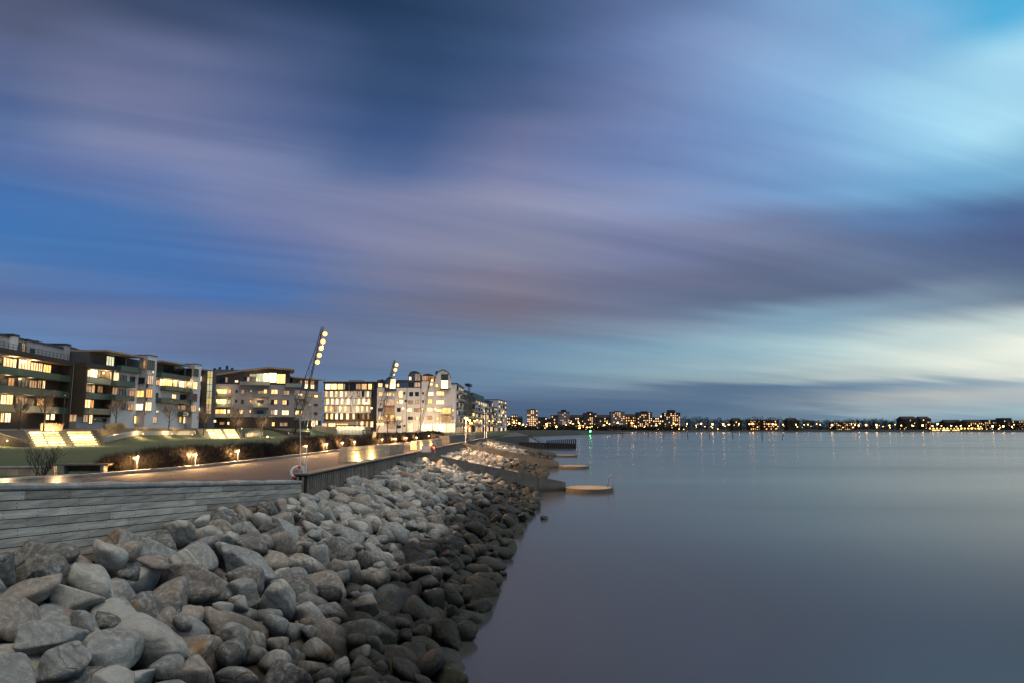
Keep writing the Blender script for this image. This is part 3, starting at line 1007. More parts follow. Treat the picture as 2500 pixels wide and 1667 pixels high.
M_TWIG = mat('bare_twig', (0.0125, 0.0095, 0.0075), 0.9, 0.4, 8.0)
M_TWIG2 = mat('bare_branch', (0.13, 0.10, 0.075), 0.9, 0.3, 8.0)
def twigs(mb, rs, x0, x1, y0, y1, z, h, n, w=0.012):
    for _ in range(n):
        x, y = rs.uniform(x0, x1), rs.uniform(y0, y1)
        hh = h * rs.uniform(0.55, 1.12) * (0.9 + 0.16 * math.sin(y * 0.9 + 1.3) + 0.08 * math.sin(y * 2.7))
        a = rs.uniform(0, 6.283); lean = rs.uniform(0.05, 0.5)
        dx, dy = math.cos(a), math.sin(a)
        pts = []
        for k in range(4):
            t = k / 3.0
            pts.append(Vector((x + dx * lean * hh * t * t + rs.uniform(-0.03, 0.03) * k, y + dy * lean * hh * t * t + rs.uniform(-0.03, 0.03) * k, z + hh * t)))
        s = Vector((-dy, dx, 0)) * w
        b = len(mb.v)
        for k, p in enumerate(pts):
            q = s * (1 - 0.75 * k / 3.0)
            mb.v.append(tuple(p - q)); mb.v.append(tuple(p + q))
        for k in range(3):
            mb.f.append((b + 2 * k, b + 2 * k + 1, b + 2 * k + 3, b + 2 * k + 2)); mb.m.append(0)
        for _k in range(2):                          # side shoots
            k = rs.choice([1, 2]); p = pts[k]
            e = p + Vector((rs.uniform(-0.22, 0.22), rs.uniform(-0.22, 0.22), rs.uniform(0.1, 0.34)))
            b = len(mb.v)
            mb.v.extend([tuple(p - s * 0.5), tuple(p + s * 0.5), tuple(e)]); mb.f.append((b, b + 1, b + 2)); mb.m.append(0)
def mound_twigs(mb, rs, c, rx, ry, rz, n, w, ln):
    """a dense rounded shrub: short fine twigs filling a dome, pointing up and out"""
    for _ in range(n):
        a = rs.uniform(0, 6.283); u = rs.uniform(0.0, 1.0); r = rs.random() ** 0.45
        cz = u; cr = math.sqrt(max(0, 1 - u * u))
        d = Vector((math.cos(a) * cr, math.sin(a) * cr, cz))
        p = Vector((c[0] + rx * r * d.x, c[1] + ry * r * d.y, c[2] + rz * r * d.z * 0.9))
        g = Vector((d.x * 0.7 + rs.uniform(-.5, .5), d.y * 0.7 + rs.uniform(-.5, .5), 0.55 + rs.uniform(-.3, .6))).normalized()
        L = ln * rs.uniform(0.6, 1.5)
        m_ = p + g * L * 0.5 + Vector((rs.uniform(-.1, .1), rs.uniform(-.1, .1), rs.uniform(-.05, .05))) * L
        e = p + g * L + Vector((rs.uniform(-.2, .2), rs.uniform(-.2, .2), rs.uniform(0, .2))) * L
        s = g.cross(Vector((rs.uniform(-1, 1), rs.uniform(-1, 1), rs.uniform(-1, 1)))).normalized() * w
        b = len(mb.v)
        mb.v.extend([tuple(p - s), tuple(p + s), tuple(m_ + s * 0.7), tuple(m_ - s * 0.7), tuple(e)])
        mb.f.extend([(b, b + 1, b + 2, b + 3), (b + 3, b + 2, b + 4)]); mb.m.extend([0, 0])
def hedge(y0, y1, h, per_m, label, width=1.9, w=0.012, off=0.22):
    rs = random.Random(int(y0 * 10))
    root = empty('shrub_hedge', (kerb_x(y0) - 1.2, y0, ZP + 0.05), label=label, cat='hedge', group='bare hedges behind the bollard lamps')
    mb = MB()
    yy = y0 + 0.6
    while yy < y1 - 0.3:
        k = kerb_x(yy)
        e = min(1.0, 0.55 + 0.45 * min(yy - y0, y1 - yy) / 1.6)
        hh = h * e * rs.uniform(0.8, 1.12)
        ry = rs.uniform(0.75, 1.15)
        for xo in (0.5, 0.98):
            mound_twigs(mb, rs, (k - off - width * xo + width * 0.18 + rs.uniform(-.15, .15), yy + rs.uniform(-.2, .2), 0), width * 0.34, ry, hh, int(per_m * 1.5), w * 0.9, 0.25)
        yy += ry * 0.95
    mb.v = [(a - root.location.x, b - root.location.y, c) for a, b, c in mb.v]
    mb.build('stems', M_TWIG, root)
    return root
h0, h1 = at(345, 1150, ZP).y, at(700, 1115, ZP).y
hedge(h0 - 0.8, h1, 0.98, 1500, 'near dark bare hedge behind the three nearest bollard lamps', 2.1, 0.010)
hedge(50.5, 72.5, 1.25, 800, 'second dark bare hedge behind bollard lamps in front of the white pavilion', 2.2, 0.016)
hedge(78, 104, 1.35, 450, 'third dark hedge behind four bollard lamps below the tower block with blue roof', 2.4, 0.022)
hedge(112, 138, 1.4, 260, 'farthest dark hedge by the last two bollard lamps', 2.6, 0.03)

# ------------------------------------------------------------------ limestone seat walls with uplights
def stone_wall(p, q, h, th, rows, colsn, m, label, batter=0.12, lights=()):
    root = empty('stone_seat_wall', (p.x, p.y, ZP), label=label, cat='wall', group='stone seat walls on the promenade')
    L = (q - p).length
    d = (q - p).normalized(); n = Vector((d.y, -d.x, 0))
    rs = random.Random(int(p.y * 7))
    for r in range(rows):
        z0, z1 = h * r / rows + 0.008, h * (r + 1) / rows - 0.010
        cuts = [0.0]
        while cuts[-1] < L - 0.3 * L / colsn: cuts.append(min(L, cuts[-1] + L / colsn * rs.uniform(0.7, 1.3)))
        cuts[-1] = L
        for s0, s1 in zip(cuts[:-1], cuts[1:]):
            j = rs.uniform(-0.015, 0.015)
            vs = []
            for z, bt in ((z0, batter * (1 - z0 / h)), (z1, batter * (1 - z1 / h))):
                e0 = -bt * 2.0 if s0 == 0 else 0.010
                e1 = bt * 0.6 if s1 == L else -0.010
                for s, o_ in ((s0 + e0, bt + j), (s1 + e1, bt + j), (s1 + e1, -th), (s0 + e0, -th)):
                    vs.append(d * s + n * o_ + Vector((0, 0, z)))
            mb = MB(); mb.add(vs, [(0, 1, 5, 4), (1, 2, 6, 5), (2, 3, 7, 6), (3, 0, 4, 7), (4, 5, 6, 7), (3, 2, 1, 0)])
            mb.build('stone', m, root)
    for s in lights:
        c = d * s + n * (batter + 0.30)
        mb = MB(); mb.lathe([(0.07, 0.006), (0.09, 0.03), (0.075, 0.04), (0.02, 0.041)], (c.x, c.y, 0), 12)
        u = mb.build('uplight', M_DARK, root)
        mb = MB(); mb.lathe([(0.06, 0.042), (0.055, 0.048)], (c.x, c.y, 0), 12); mb.build('lens', E_LAMP, u)
        g = p + c + Vector((0, 0, 0.06)); g.z = ZP + 0.07
        lamp('uplight_light', c - n * 0.06 + Vector((0, 0, 0.16)), 130, (1.0, 0.68, 0.28), 0.08, root)
    return root
stone_wall(at(846, 1127, ZP), at(946, 1114, ZP), 0.85, 0.40, 4, 5, M_LIME, 'nearest lit limestone seat wall on the promenade beside the pile fence', 0.14, (1.3, 4.0))
stone_wall(at(950, 1109, ZP), at(986, 1104, ZP), 0.74, 0.8, 4, 6, M_LIME, 'pale limestone seat wall just behind the nearest lit one', 0.03)
stone_wall(at(1016, 1097, ZP), at(1078, 1086.5, ZP), 0.80, 0.5, 3, 6, M_LIME, 'lit limestone seat wall behind the red lifebuoy', 0.14, (2.2, 7.5))
stone_wall(at(1096, 1080.5, ZP), at(1144, 1073, ZP), 0.95, 1.3, 3, 5, M_SLATE, 'dark stone seat wall left of the white lamp post', 0.14)
stone_wall(at(1140, 1073, ZP), at(1160, 1069.5, ZP), 0.9, 1.3, 3, 5, M_LIME, 'small pale limestone wall end beside the dark seat wall', 0.04)

# ------------------------------------------------------------------ leaning lattice light masts
def mast(base, top_dx, H, lamps, label, flood_targets, energy):
    root = empty('light_mast', base, label=label, cat='light mast', group='leaning lattice light masts')
    top = Vector((top_dx, 0.4, H))
    foot = Vector((0, 0, 1.55))
    mb = MB()
    mb.prism([(-0.32, -0.25), (0.05, -0.25), (0.05, 0.25), (-0.32, 0.25)], 0.0, 1.0)
    mb.v = [(x + z * 0.22, y, z * 1.55) for x, y, z in mb.v]
    mb.build('plinth', mat('mast_plinth', (0.22, 0.215, 0.205), 0.6, 0.25), root)
    foot = Vector((0.25, 0, 1.5))
    ax = (top - foot).normalized()
    sx = ax.cross(Vector((0, 1, 0))).normalized(); sy = ax.cross(sx)
    legs = []
    L = (top - foot).length
    for w in (0.5, 2.6, 4.7):
        pts = []
        for k in range(9):
            t = k / 8.0
            r = 0.10 + 0.34 * math.sin(math.pi * min(1, t * 1.25)) * (1 - t) ** 0.6 + 0.03 * (1 - t)
            pts.append(foot + ax * (L * t) + (sx * math.cos(w) + sy * math.sin(w)) * r)
        legs.append(pts)
        MB().tube(pts, 0.032, 6).build('lattice_leg', M_DARK, root, True)
    mb = MB()
    for k in range(8):
        for i in range(3):
            mb.tube([legs[i][k], legs[(i + 1) % 3][k + 1]], 0.012, 4)
            mb.tube([legs[i][k], legs[(i + 1) % 3][k]], 0.012, 4)
    mb.build('bracing', M_DARK, root)['kind'] = 'stuff'
    for t, lit in lamps:
        p = foot + ax * (L * t) + Vector((0.36, -0.05, -0.06))
        mb = MB()
        mb.lathe([(0.04, 0.26), (0.09, 0.24), (0.11, 0.19), (0.05, 0.18)], (-0.05, 0, 0), 12)
        mb.tube([(-0.32, 0.02, 0.10), (0, 0, 0.16)], 0.03, 6)
        h = mb.build('floodlight', M_DARK, root, loc=p)
        MB().ball((0, -0.02, 0.0), 0.19 if lit > 0.5 else 0.08, n=12, k=8).build('bulb', E_FLOOD if lit else E_LAMP, h, True)
    lit_t = [t for t, l in lamps if l > 0.5]
    for t, tg in zip(lit_t, flood_targets):
        p = base + foot + ax * (L * t) + Vector((0.42, -0.05, -0.30))
        lamp('flood_light', p, energy, (1.0, 0.57, 0.26), 0.18, root, 95, tg, 0.8)
    return root
m1 = at(707, 1103, ZP)
mast(m1, 2.25, atd(777, 797, m1.y).z - ZP, [(0.938, 1), (0.868, 1), (0.806, 1), (0.74, 1), (0.675, 1)], 'tallest looking leaning lattice mast with five lit floodlights',
     [(-3, 66, 1), (-5, 47, 2.2), (-5, 60, 2), (6, 60, 0.3), (-4, 84, 1.5)], 12000)
m2 = at(913, 1086, ZP)
mast(m2, 2.1, atd(959, 877, m2.y).z - ZP, [(0.94, 1), (0.87, 1), (0.80, 0.3), (0.70, 1)], 'second leaning lattice mast in front of the white apartment block',
     [(-4, 88, 1.5), (7, 94, 0.3), (-8, 82, 3)], 11000)
m3 = at(1019, 1073, ZP)
mast(m3, 2.0, atd(1056, 917, m3.y).z - ZP, [(0.93, 1), (0.86, 1), (0.68, 1)], 'third and farthest leaning lattice mast before the shop front',
     [(-4, 118, 1.5), (9, 130, 0.3), (-8, 112, 3)], 11000)

# ------------------------------------------------------------------ lifebuoy stations, poles, bin
def ring(mb, c, R, r, nrm, n=24, k=8):
    nrm = Vector(nrm).normalized(); a = nrm.orthogonal().normalized(); b = nrm.cross(a)
    bb = len(mb.v)
    for i in range(n):
        w = 2 * math.pi * i / n
        dr = a * math.cos(w) + b * math.sin(w)
        for j in range(k):
            q = 2 * math.pi * j / k
            mb.v.append(tuple(Vector(c) + dr * (R + r * math.cos(q)) + nrm * r * math.sin(q)))
    for i in range(n):
        for j in range(k):
            mb.f.append((bb + i * k + j, bb + ((i + 1) % n) * k + j, bb + ((i + 1) % n) * k + (j + 1) % k, bb + i * k + (j + 1) % k))
            mb.m.append(1 if (i * 4 // n) % 2 == 0 and (i % (n // 4)) < 3 else 0)
lb = atd(737, 1168, 27.2)
root = empty('lifebuoy_station', (lb.x, lb.y, ZP), label='lifebuoy station with white ladder frame and tall pole beside the plank wall end', cat='lifebuoy station')
for dx in (-0.10, 0.14):
    MB().box((dx, 0, 0.62), (0.034, 0.04, 1.24)).build('post', M_WHITE, root)
mb = MB()
for z in (0.28, 0.55, 0.92): mb.box((0.02, 0, z), (0.20, 0.03, 0.03))
mb.build('rungs', M_STEEL, root)['kind'] = 'stuff'
MB().tube([(-0.06, -0.05, 0.1), (-0.09, -0.05, 1.3), (-0.16, -0.05, 2.55)], [0.02, 0.017, 0.012], 6).build('rescue_pole', M_WHITE, root)
mb = MB(); ring(mb, (-0.16, -0.10, 0.26), 0.225, 0.055, (0.35, -1, 0.1)); mb.build('lifebuoy', [M_WHITE, M_RED], root, True)
MB().box((0.03, -0.06, 0.42), (0.12, 0.08, 0.16)).build('rope_box', M_WHITE, root)
l2 = at(1057, 1104, 3.5)
root = empty('lifebuoy_station', (l2.x, l2.y, ZP), label='red lifebuoy on a short white post behind the nearest sea wall', cat='lifebuoy station')
MB().box((0.16, 0, 0.42), (0.05, 0.05, 0.84)).build('post', M_WHITE, root)
MB().box((-0.55, 0.06, 0.28), (0.8, 0.04, 0.5)).build('back_board', M_WHITE, root)
mb = MB(); ring(mb, (0.02, -0.08, 0.42), 0.19, 0.07, (0.75, -1, 0.1)); mb.build('lifebuoy', [M_RED, M_RED], root, True)

lp = at(1137, 1081, ZP)
root = empty('street_lamp', lp, label='white painted lamp post with two globes beside the dark stone seat wall', cat='lamp')
MB().tube([(0, 0, 0), (0, 0, 0.5), (0.02, 0, 3.2)], [0.055, 0.045, 0.035], 8).build('post', M_WHITE, root)
for dx in (-0.16, 0.2):
    g = MB().tube([(0.02, 0, 3.0), (dx * 0.7, 0, 3.15), (dx, 0, 3.12)], 0.02, 6).build('arm', M_WHITE, root)
    MB().ball((dx, 0, 3.24), 0.11, n=10, k=8).build('globe', E_LAMP, g, True)
lamp('globe_light', (0.02, -0.3, 3.2), 350, WARM, 0.2, root)
for i, pxx in enumerate((1183, 1188)):
    fp = at(pxx, 1071, ZP)
    root = empty('flagpole', fp, label=('left' if i == 0 else 'right') + ' one of the two slim white flagpoles beyond the third pile fence', cat='flagpole', group='pair of white flagpoles')
    H = atd(pxx, 1000 if i == 0 else 1008, fp.y).z - ZP
    MB().tube([(0, 0, 0), (0, 0, H)], [0.07, 0.035], 8).build('pole', M_WHITE, root)
    MB().ball((0, 0, H + 0.04), 0.06).build('finial', M_WHITE, root, True)
    MB().box((0, 0, 0.1), (0.3, 0.3, 0.2)).build('foot', M_DARK, root)

bp_ = at(718, 1107, ZP)
root = empty('litter_bin', bp_, 0.3, label='tall grey litter bin beside the foot of the tallest looking mast', cat='litter bin')
MB().prism([(-0.19, -0.19), (0.19, -0.19), (0.19, 0.19), (-0.19, 0.19)], 0.0, 0.84).build('body', mat('bin_wood', (0.24, 0.215, 0.175), 0.7, 0.2), root)
mb = MB(); mb.add([(-0.22, -0.22, 0.845), (0.22, -0.22, 0.845), (0.22, 0.22, 0.93), (-0.22, 0.22, 0.93), (-0.22, -0.22, 0.80), (0.22, -0.22, 0.80), (0.22, 0.22, 0.85), (-0.22, 0.22, 0.85)],
                  [(0, 1, 2, 3), (7, 6, 5, 4), (0, 4, 5, 1), (1, 5, 6, 2), (2, 6, 7, 3), (3, 7, 4, 0)])
mb.build('lid', mat('bin_lid', (0.30, 0.28, 0.25), 0.6, 0.2), root)
MB().box((0.0, -0.196, 0.68), (0.24, 0.012, 0.12)).build('slot', M_DARK, root)

# ------------------------------------------------------------------ left foreground: low wall with two lights, bench, shrub
q0, q1 = atd(-60, 1163, 20.5), atd(194, 1162, 23.0)
root = empty('low_wall', (q1.x, q1.y, ZP), label='low concrete wall with two small round lights behind the plank wall', cat='wall')
M_LOW = mat('low_wall_concrete', (0.24, 0.225, 0.205), 0.85, 0.3, 3.0, 0.4, 30, rnd=0.15)
d = Vector((q0.x - q1.x, q0.y - q1.y, 0)); L = d.length; d.normalize(); n = Vector((-d.y, d.x, 0))
if n.y > 0: n = -n
for i in range(5):
    s0, s1 = L * i / 5, L * (i + 1) / 5 - 0.01
    pts = [d * s0 + n * 0.15, d * s0 - n * 0.15, d * s1 - n * 0.15, d * s1 + n * 0.15]
    MB().prism([(p.x, p.y) for p in pts], 0.0, 0.42).build('block', M_LOW, root)
    pts = [d * s0 + n * 0.18, d * s0 - n * 0.18, d * s1 - n * 0.18, d * s1 + n * 0.18]
    MB().prism([(p.x, p.y) for p in pts], 0.425, 0.48).build('coping', mat('low_wall_coping', (0.30, 0.29, 0.27), 0.85, 0.25), root)
for lx, ly in ((8, 1176), (139, 1175)):
    ss, hh = on_plane(lx, ly, (q1.x + n.x * 0.16, q1.y + n.y * 0.16), (q0.x + n.x * 0.16, q0.y + n.y * 0.16))
    p = d * ss + n * 0.165
    MB().ball((p.x, p.y, max(0.1, hh - ZP)), 0.05).build('wall_light', E_LAMP, root, True)
    lamp('wall_light_glow', (p.x + n.x * 0.12, p.y + n.y * 0.12, max(0.12, hh - ZP)), 12, WARM, 0.05, root)
b0, b1 = at(142, 1156, ZP), at(268, 1155, ZP)
root = empty('timber_bench', (b0 + b1) / 2, math.atan2(b1.y - b0.y, b1.x - b0.x), label='long low timber bench at the edge of the lawn by the bare bush', cat='bench')
BL = (b1 - b0).length
for i in range(3):
    MB().box((0, -0.16 + 0.17 * i, 0.40), (BL, 0.155, 0.06)).build('seat_slat', M_CAP, root)
for s in (-1, 1):
    MB().box((s * (BL / 2 - 0.25), 0, 0.185), (0.12, 0.45, 0.37)).build('leg', M_LOW, root)
MB().box((0, 0.2, 0.22), (BL - 0.6, 0.05, 0.26)).build('apron', M_CAP, root)
b0, b1 = at(-40, 1162, ZP), at(134, 1160, ZP)
root = empty('low_wall', (b0 + b1) / 2, math.atan2(b1.y - b0.y, b1.x - b0.x), label='pale rough low wall behind the bare bush at the left edge', cat='wall')
BL = (b1 - b0).length
for i in range(6):
    MB().box((-BL / 2 + BL * (i + 0.5) / 6, 0, 0.17), (BL / 6 - 0.012, 0.3, 0.34)).build('block', M_LIME, root)
for i in range(3):
    MB().box((-BL / 2 + BL * (i + 0.5) / 3, 0, 0.37), (BL / 3 - 0.01, 0.34, 0.05)).build('coping', M_COPING, root)

def bush(loc, h, spread, n, label, seed):
    rs = random.Random(seed)
    root = empty('bare_bush', loc, label=label, cat='bush')
    mb = MB()
    def grow(p, d, ln, r, lv):
        pts = [p]
        for k in range(4):
            d = (d + Vector((rs.uniform(-.22, .22), rs.uniform(-.22, .22), rs.uniform(-.02, .14)))).normalized()
            pts.append(pts[-1] + d * ln / 4)
        mb.tube(pts, [r * (1 - 0.17 * k) for k in range(5)], 4, cap=False)
        if lv < 3:
            for _ in range(3):
                k = rs.randint(1, 4)
                grow(pts[k], (d + Vector((rs.uniform(-.8, .8), rs.uniform(-.8, .8), rs.uniform(-.1, .5)))).normalized(), ln * rs.uniform(0.45, 0.7), r * 0.55, lv + 1)
    for i in range(n):
        a = rs.uniform(0, 6.28)
        grow(Vector((rs.uniform(-.15, .15), rs.uniform(-.15, .15), 0)), Vector((math.cos(a) * spread, math.sin(a) * spread, 1)).normalized(), h * rs.uniform(0.45, 0.75), 0.016, 0)
    mb.build('stems', M_TWIG2 if seed % 2 else M_TWIG, root)
bush(at(100, 1166, ZP + 0.02), 1.5, 0.65, 16, 'leafless round bush in front of the pale low wall at the left', 2)

# ------------------------------------------------------------------ lit amphitheatre steps in the bank of the lawn
M_STEP = mat('step_concrete', (0.15, 0.135, 0.11), 0.85, 0.25, 3.0, 0.3, 30)
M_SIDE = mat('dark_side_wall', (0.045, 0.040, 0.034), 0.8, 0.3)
def amphitheatre(pl, pr, zb, zt, label, bays, energy):
    """steps facing the sea; pl and pr are the ends of the lowest step, bays the lit shares of its width"""
    c = (pl + pr) / 2
    L = (pr - pl).length
    rz = math.atan2(pr.y - pl.y, pr.x - pl.x)
    root = empty('amphitheatre', (c.x, c.y, zb), rz, label=label, cat='steps', group='lit stepped seating in the lawn bank')
    n = 7
    rise = (zt - zb) / n; tread = 0.34
    for i in range(n):
        MB().box((0, tread * i + (n - i) * tread / 2, rise * i + rise / 2 - 0.02), (L, (n - i) * tread, rise - 0.045)).build('step', M_STEP, root)
        for a, b in bays:
            x0, x1 = -L / 2 + L * a, -L / 2 + L * b
            MB().box(((x0 + x1) / 2, tread * i - 0.004 + 0.0, rise * i + rise * 0.42), (x1 - x0, 0.012, rise * 0.70)).build('riser_glow', E_STEP, root)  # glowing face stands in for strip light falling on the riser
    top = rise * n
    for x, w in ((-L / 2 - 0.16, 0.3), (L / 2 + 0.16, 0.3)):
        mb = MB()
        vs = [(x - w / 2, -0.3, -0.1), (x + w / 2, -0.3, -0.1), (x + w / 2, tread * n, -0.1), (x - w / 2, tread * n, -0.1),
              (x - w / 2, -0.3, 0.12), (x + w / 2, -0.3, 0.12), (x + w / 2, tread * n, top + 0.12), (x - w / 2, tread * n, top + 0.12)]
        mb.add(vs, [(3, 2, 1, 0), (4, 5, 6, 7), (0, 1, 5, 4), (1, 2, 6, 5), (2, 3, 7, 6), (3, 0, 4, 7)])
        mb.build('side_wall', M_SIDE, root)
    # high dark wing wall on the left with its sloping rail
    mb = MB()
    vs = [(-L / 2 - 3.6, 0.9, -0.2), (-L / 2 - 0.32, -0.1, -0.2), (-L / 2 - 0.32, tread * n, -0.2), (-L / 2 - 3.6, tread * n, -0.2)]
    vs += [(vs[0][0], vs[0][1], top + 0.1), (vs[1][0], vs[1][1], 0.42), (vs[2][0], vs[2][1], top + 0.1), (vs[3][0], vs[3][1], top + 0.1)]
    mb.add(vs, [(3, 2, 1, 0), (4, 5, 6), (4, 6, 7), (0, 1, 5, 4), (1, 2, 6, 5), (2, 3, 7, 6), (3, 0, 4, 7)])
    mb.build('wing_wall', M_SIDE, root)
    MB().tube([(-L / 2 - 3.4, 0.6, top + 0.12), (-L / 2 - 0.3, -0.35, 0.55)], 0.05, 6).build('hand_rail', M_CAP, root)
    # broad stone stairs at the far left
    for i in range(5):
        MB().box((-L / 2 - 6.2 + 0.0, 0.3 + i * 0.9 + 1.6, 0.10 + 0.13 * i - 0.2), (4.8, 3.2, 0.5)).build('stair', M_STEP, root)
    MB().box((0, tread * n + 4.0, top - 0.4), (L + 0.6, 8.0, 0.75)).build('terrace', M_STEP, root)
    for a, b in bays:
        lamp('step_glow', (-L / 2 + L * (a + b) / 2, -0.9, 1.0), energy, (1.0, 0.76, 0.36), 0.4, root)
    return root
amphitheatre(atd(82, 1091, 64), atd(249, 1088, 69), 3.55, 5.16, 'lit amphitheatre steps nearest the left edge of the lawn', [(0.05, 0.22), (0.24, 0.47), (0.60, 0.96)], 260)
amphitheatre(atd(493, 1071, 112), atd(589, 1069, 117), 3.55, 5.22, 'farther lit amphitheatre steps in the middle of the lawn bank', [(0.24, 0.41), (0.43, 0.60), (0.68, 0.97)], 420)

# ------------------------------------------------------------------ street edge: pale walls, planting, road
M_ROAD = mat('road_asphalt', (0.06, 0.056, 0.053), 0.85, 0.2, 1.0, 0.4, 60)
M_PALEW = mat('pale_concrete', (0.42, 0.38, 0.32), 0.85, 0.2, 2.0, 0.3, 20, rnd=0.1)
M_STRAW = mat('straw_grass', (0.36, 0.27, 0.15), 0.9, 0.3, 6.0)
V, FA = [], []
ry = np.arange(20, 330, 5.0)
def road_x(y): return float(np.interp(y, [0, 60, 150, 205, 260, 330], [-64, -64, -66, -62, -52, -38]))
for y in ry:
    for dx in (-4.0, 4.0):
        x = road_x(y) + dx
        V.append((x, y, land_z(x, y) + 0.05))
for j in range(len(ry) - 1): FA.append((2 * j, 2 * j + 1, 2 * j + 3, 2 * j + 2))
me = bpy.data.meshes.new('road'); me.from_pydata(V, [], FA); me.materials.append(M_ROAD)
tag(link('road', me), kind='structure')
V, FA = [], []
for y in ry:
    for dx in (4.2, 9.0):
        x = road_x(y) + dx
        V.append((x, y, land_z(x, y) + 0.09))
for j in range(len(ry) - 1): FA.append((2 * j, 2 * j + 1, 2 * j + 3, 2 * j + 2))
me = bpy.data.meshes.new('pavement'); me.from_pydata(V, [], FA); me.materials.append(mat('paving', (0.24, 0.20, 0.165), 0.85, 0.2, 1.5, 0.3, 30))
tag(link('pavement', me), kind='structure')

def low_wall(name, pts, h, th, m, label, group=None, cat='wall', step=2.5):
    root = empty(name, pts[0], label=label, cat=cat, group=group)
    for p, q in zip(pts[:-1], pts[1:]):
        L = (q - p).length; k = max(1, int(L / step))
        for i in range(k):
            a = p.lerp(q, i / k); b = p.lerp(q, (i + 1) / k - 0.004)
            d = (b - a); d.z = 0; d.normalize(); n = Vector((d.y, -d.x, 0)) * th / 2
            ws = [a + n, b + n, b - n, a - n]
            o0 = pts[0]
            MB().prism([(w.x - o0.x, w.y - o0.y) for w in ws], [w.z - o0.z for w in (a, b, b, a)], [w.z - o0.z + h for w in (a, b, b, a)]).build('wall_block', m, root)
    return root
def on_land(px, y):
    d = ray(px, 1045); x = d.x / d.y * y
    return Vector((x, y, land_z(x, y)))
low_wall('street_wall', [on_land(258, 80), on_land(330, 92), on_land(476, 112)], 0.62, 0.35, M_PALEW, 'pale low wall along the street between the two lit amphitheatres', 'pale low walls along the street')
low_wall('street_wall', [on_land(602, 128), on_land(640, 138)], 0.7, 0.35, M_PALEW, 'pale low wall right of the farther amphitheatre', 'pale low walls along the street')
low_wall('street_wall', [on_land(-60, 62), on_land(28, 66)], 0.8, 0.35, M_PALEW, 'pale low wall left of the nearest amphitheatre', 'pale low walls along the street')
low_wall('street_wall', [on_land(770, 176), on_land(822, 178)], 1.5, 0.4, M_LIME, 'stone retaining wall left of the white pavilion', 'pale low walls along the street')
low_wall('street_wall', [on_land(636, 150), on_land(700, 150), on_land(758, 152)], 0.8, 0.5, M_SIDE, 'dark low wall with rail in front of the grey apartment block', 'pale low walls along the street', step=6)

def straw(px0, px1, y0, y1, h, n, label, seed, z_off=0.0):
    rs = random.Random(seed)
    root = empty('ornamental_grass', on_land((px0 + px1) / 2, (y0 + y1) / 2), label=label, cat='grass', group='pale ornamental grass beds along the street')
    mb = MB()
    for _ in range(n):
        t = rs.random()
        p = on_land(px0 + (px1 - px0) * t, y0 + (y1 - y0) * t + rs.uniform(-0.8, 0.8)) - root.location
        hh = h * rs.uniform(0.6, 1.1)
        a = rs.uniform(0, 6.28); l = rs.uniform(0.05, 0.4) * hh
        s = Vector((0.03, 0.02, 0))
        e = p + Vector((math.cos(a) * l, math.sin(a) * l, hh))
        m_ = p + Vector((math.cos(a) * l * 0.3, math.sin(a) * l * 0.3, hh * 0.6))
        b = len(mb.v)
        mb.v.extend([tuple(p - s), tuple(p + s), tuple(m_ + s), tuple(m_ - s), tuple(e)])
        mb.f.extend([(b, b + 1, b + 2, b + 3), (b + 3, b + 2, b + 4)]); mb.m.extend([0, 0])
    o = mb.build('blades', M_STRAW, root); o['kind'] = 'stuff'
straw(100, 150, 83, 86, 1.0, 700, 'pale grass bed above the nearest amphitheatre', 1)
straw(262, 304, 86, 92, 1.3, 700, 'tall pale grass tuft by the street wall', 2)
straw(225, 330, 82, 92, 0.7, 1200, 'low pale grass bed above the lawn between the amphitheatres', 3)
straw(330, 476, 94, 112, 0.8, 1400, 'long pale grass bed along the street wall', 4)
straw(605, 640, 130, 140, 0.9, 400, 'small pale grass bed right of the farther amphitheatre', 5)
def ground_lamp(px, y, z, e, label):
    p = on_land(px, y)
    root = empty('garden_lamp', p, label=label, cat='lamp', group='small garden lamps along the street')
    MB().tube([(0, 0, 0), (0, 0, z)], 0.03, 6).build('stem', M_DARK, root)
    MB().ball((0, 0, z + 0.06), 0.07).build('globe', E_LAMP, root, True)
    lamp('garden_light', (0, -0.25, z + 0.25), e * 2.2, WARM, 0.15, root)
for px, y, z, e, lab in [(128, 82, 0.5, 25, 'small garden lamp in the grass bed above the nearest amphitheatre'), (283, 84, 0.5, 50, 'small garden lamp by the tall pale grass tuft'),
                         (350, 92, 0.5, 110, 'small garden lamp at the bend of the pale street wall'), (420, 101, 0.5, 110, 'small garden lamp halfway along the pale street wall'),
                         (470, 107, 0.5, 90, 'small garden lamp at the far end of the pale street wall'), (590, 118, 1.6, 60, 'taller garden lamp at the right edge of the farther amphitheatre'),
                         (618, 127, 0.6, 90, 'small garden lamp by the short pale wall'), (20, 62, 0.5, 60, 'small garden lamp before the pale wall at the left edge'),
                         (705, 146, 0.6, 60, 'small garden lamp by the dark low wall behind the tallest looking mast')]:
    ground_lamp(px, y, z, e, lab)

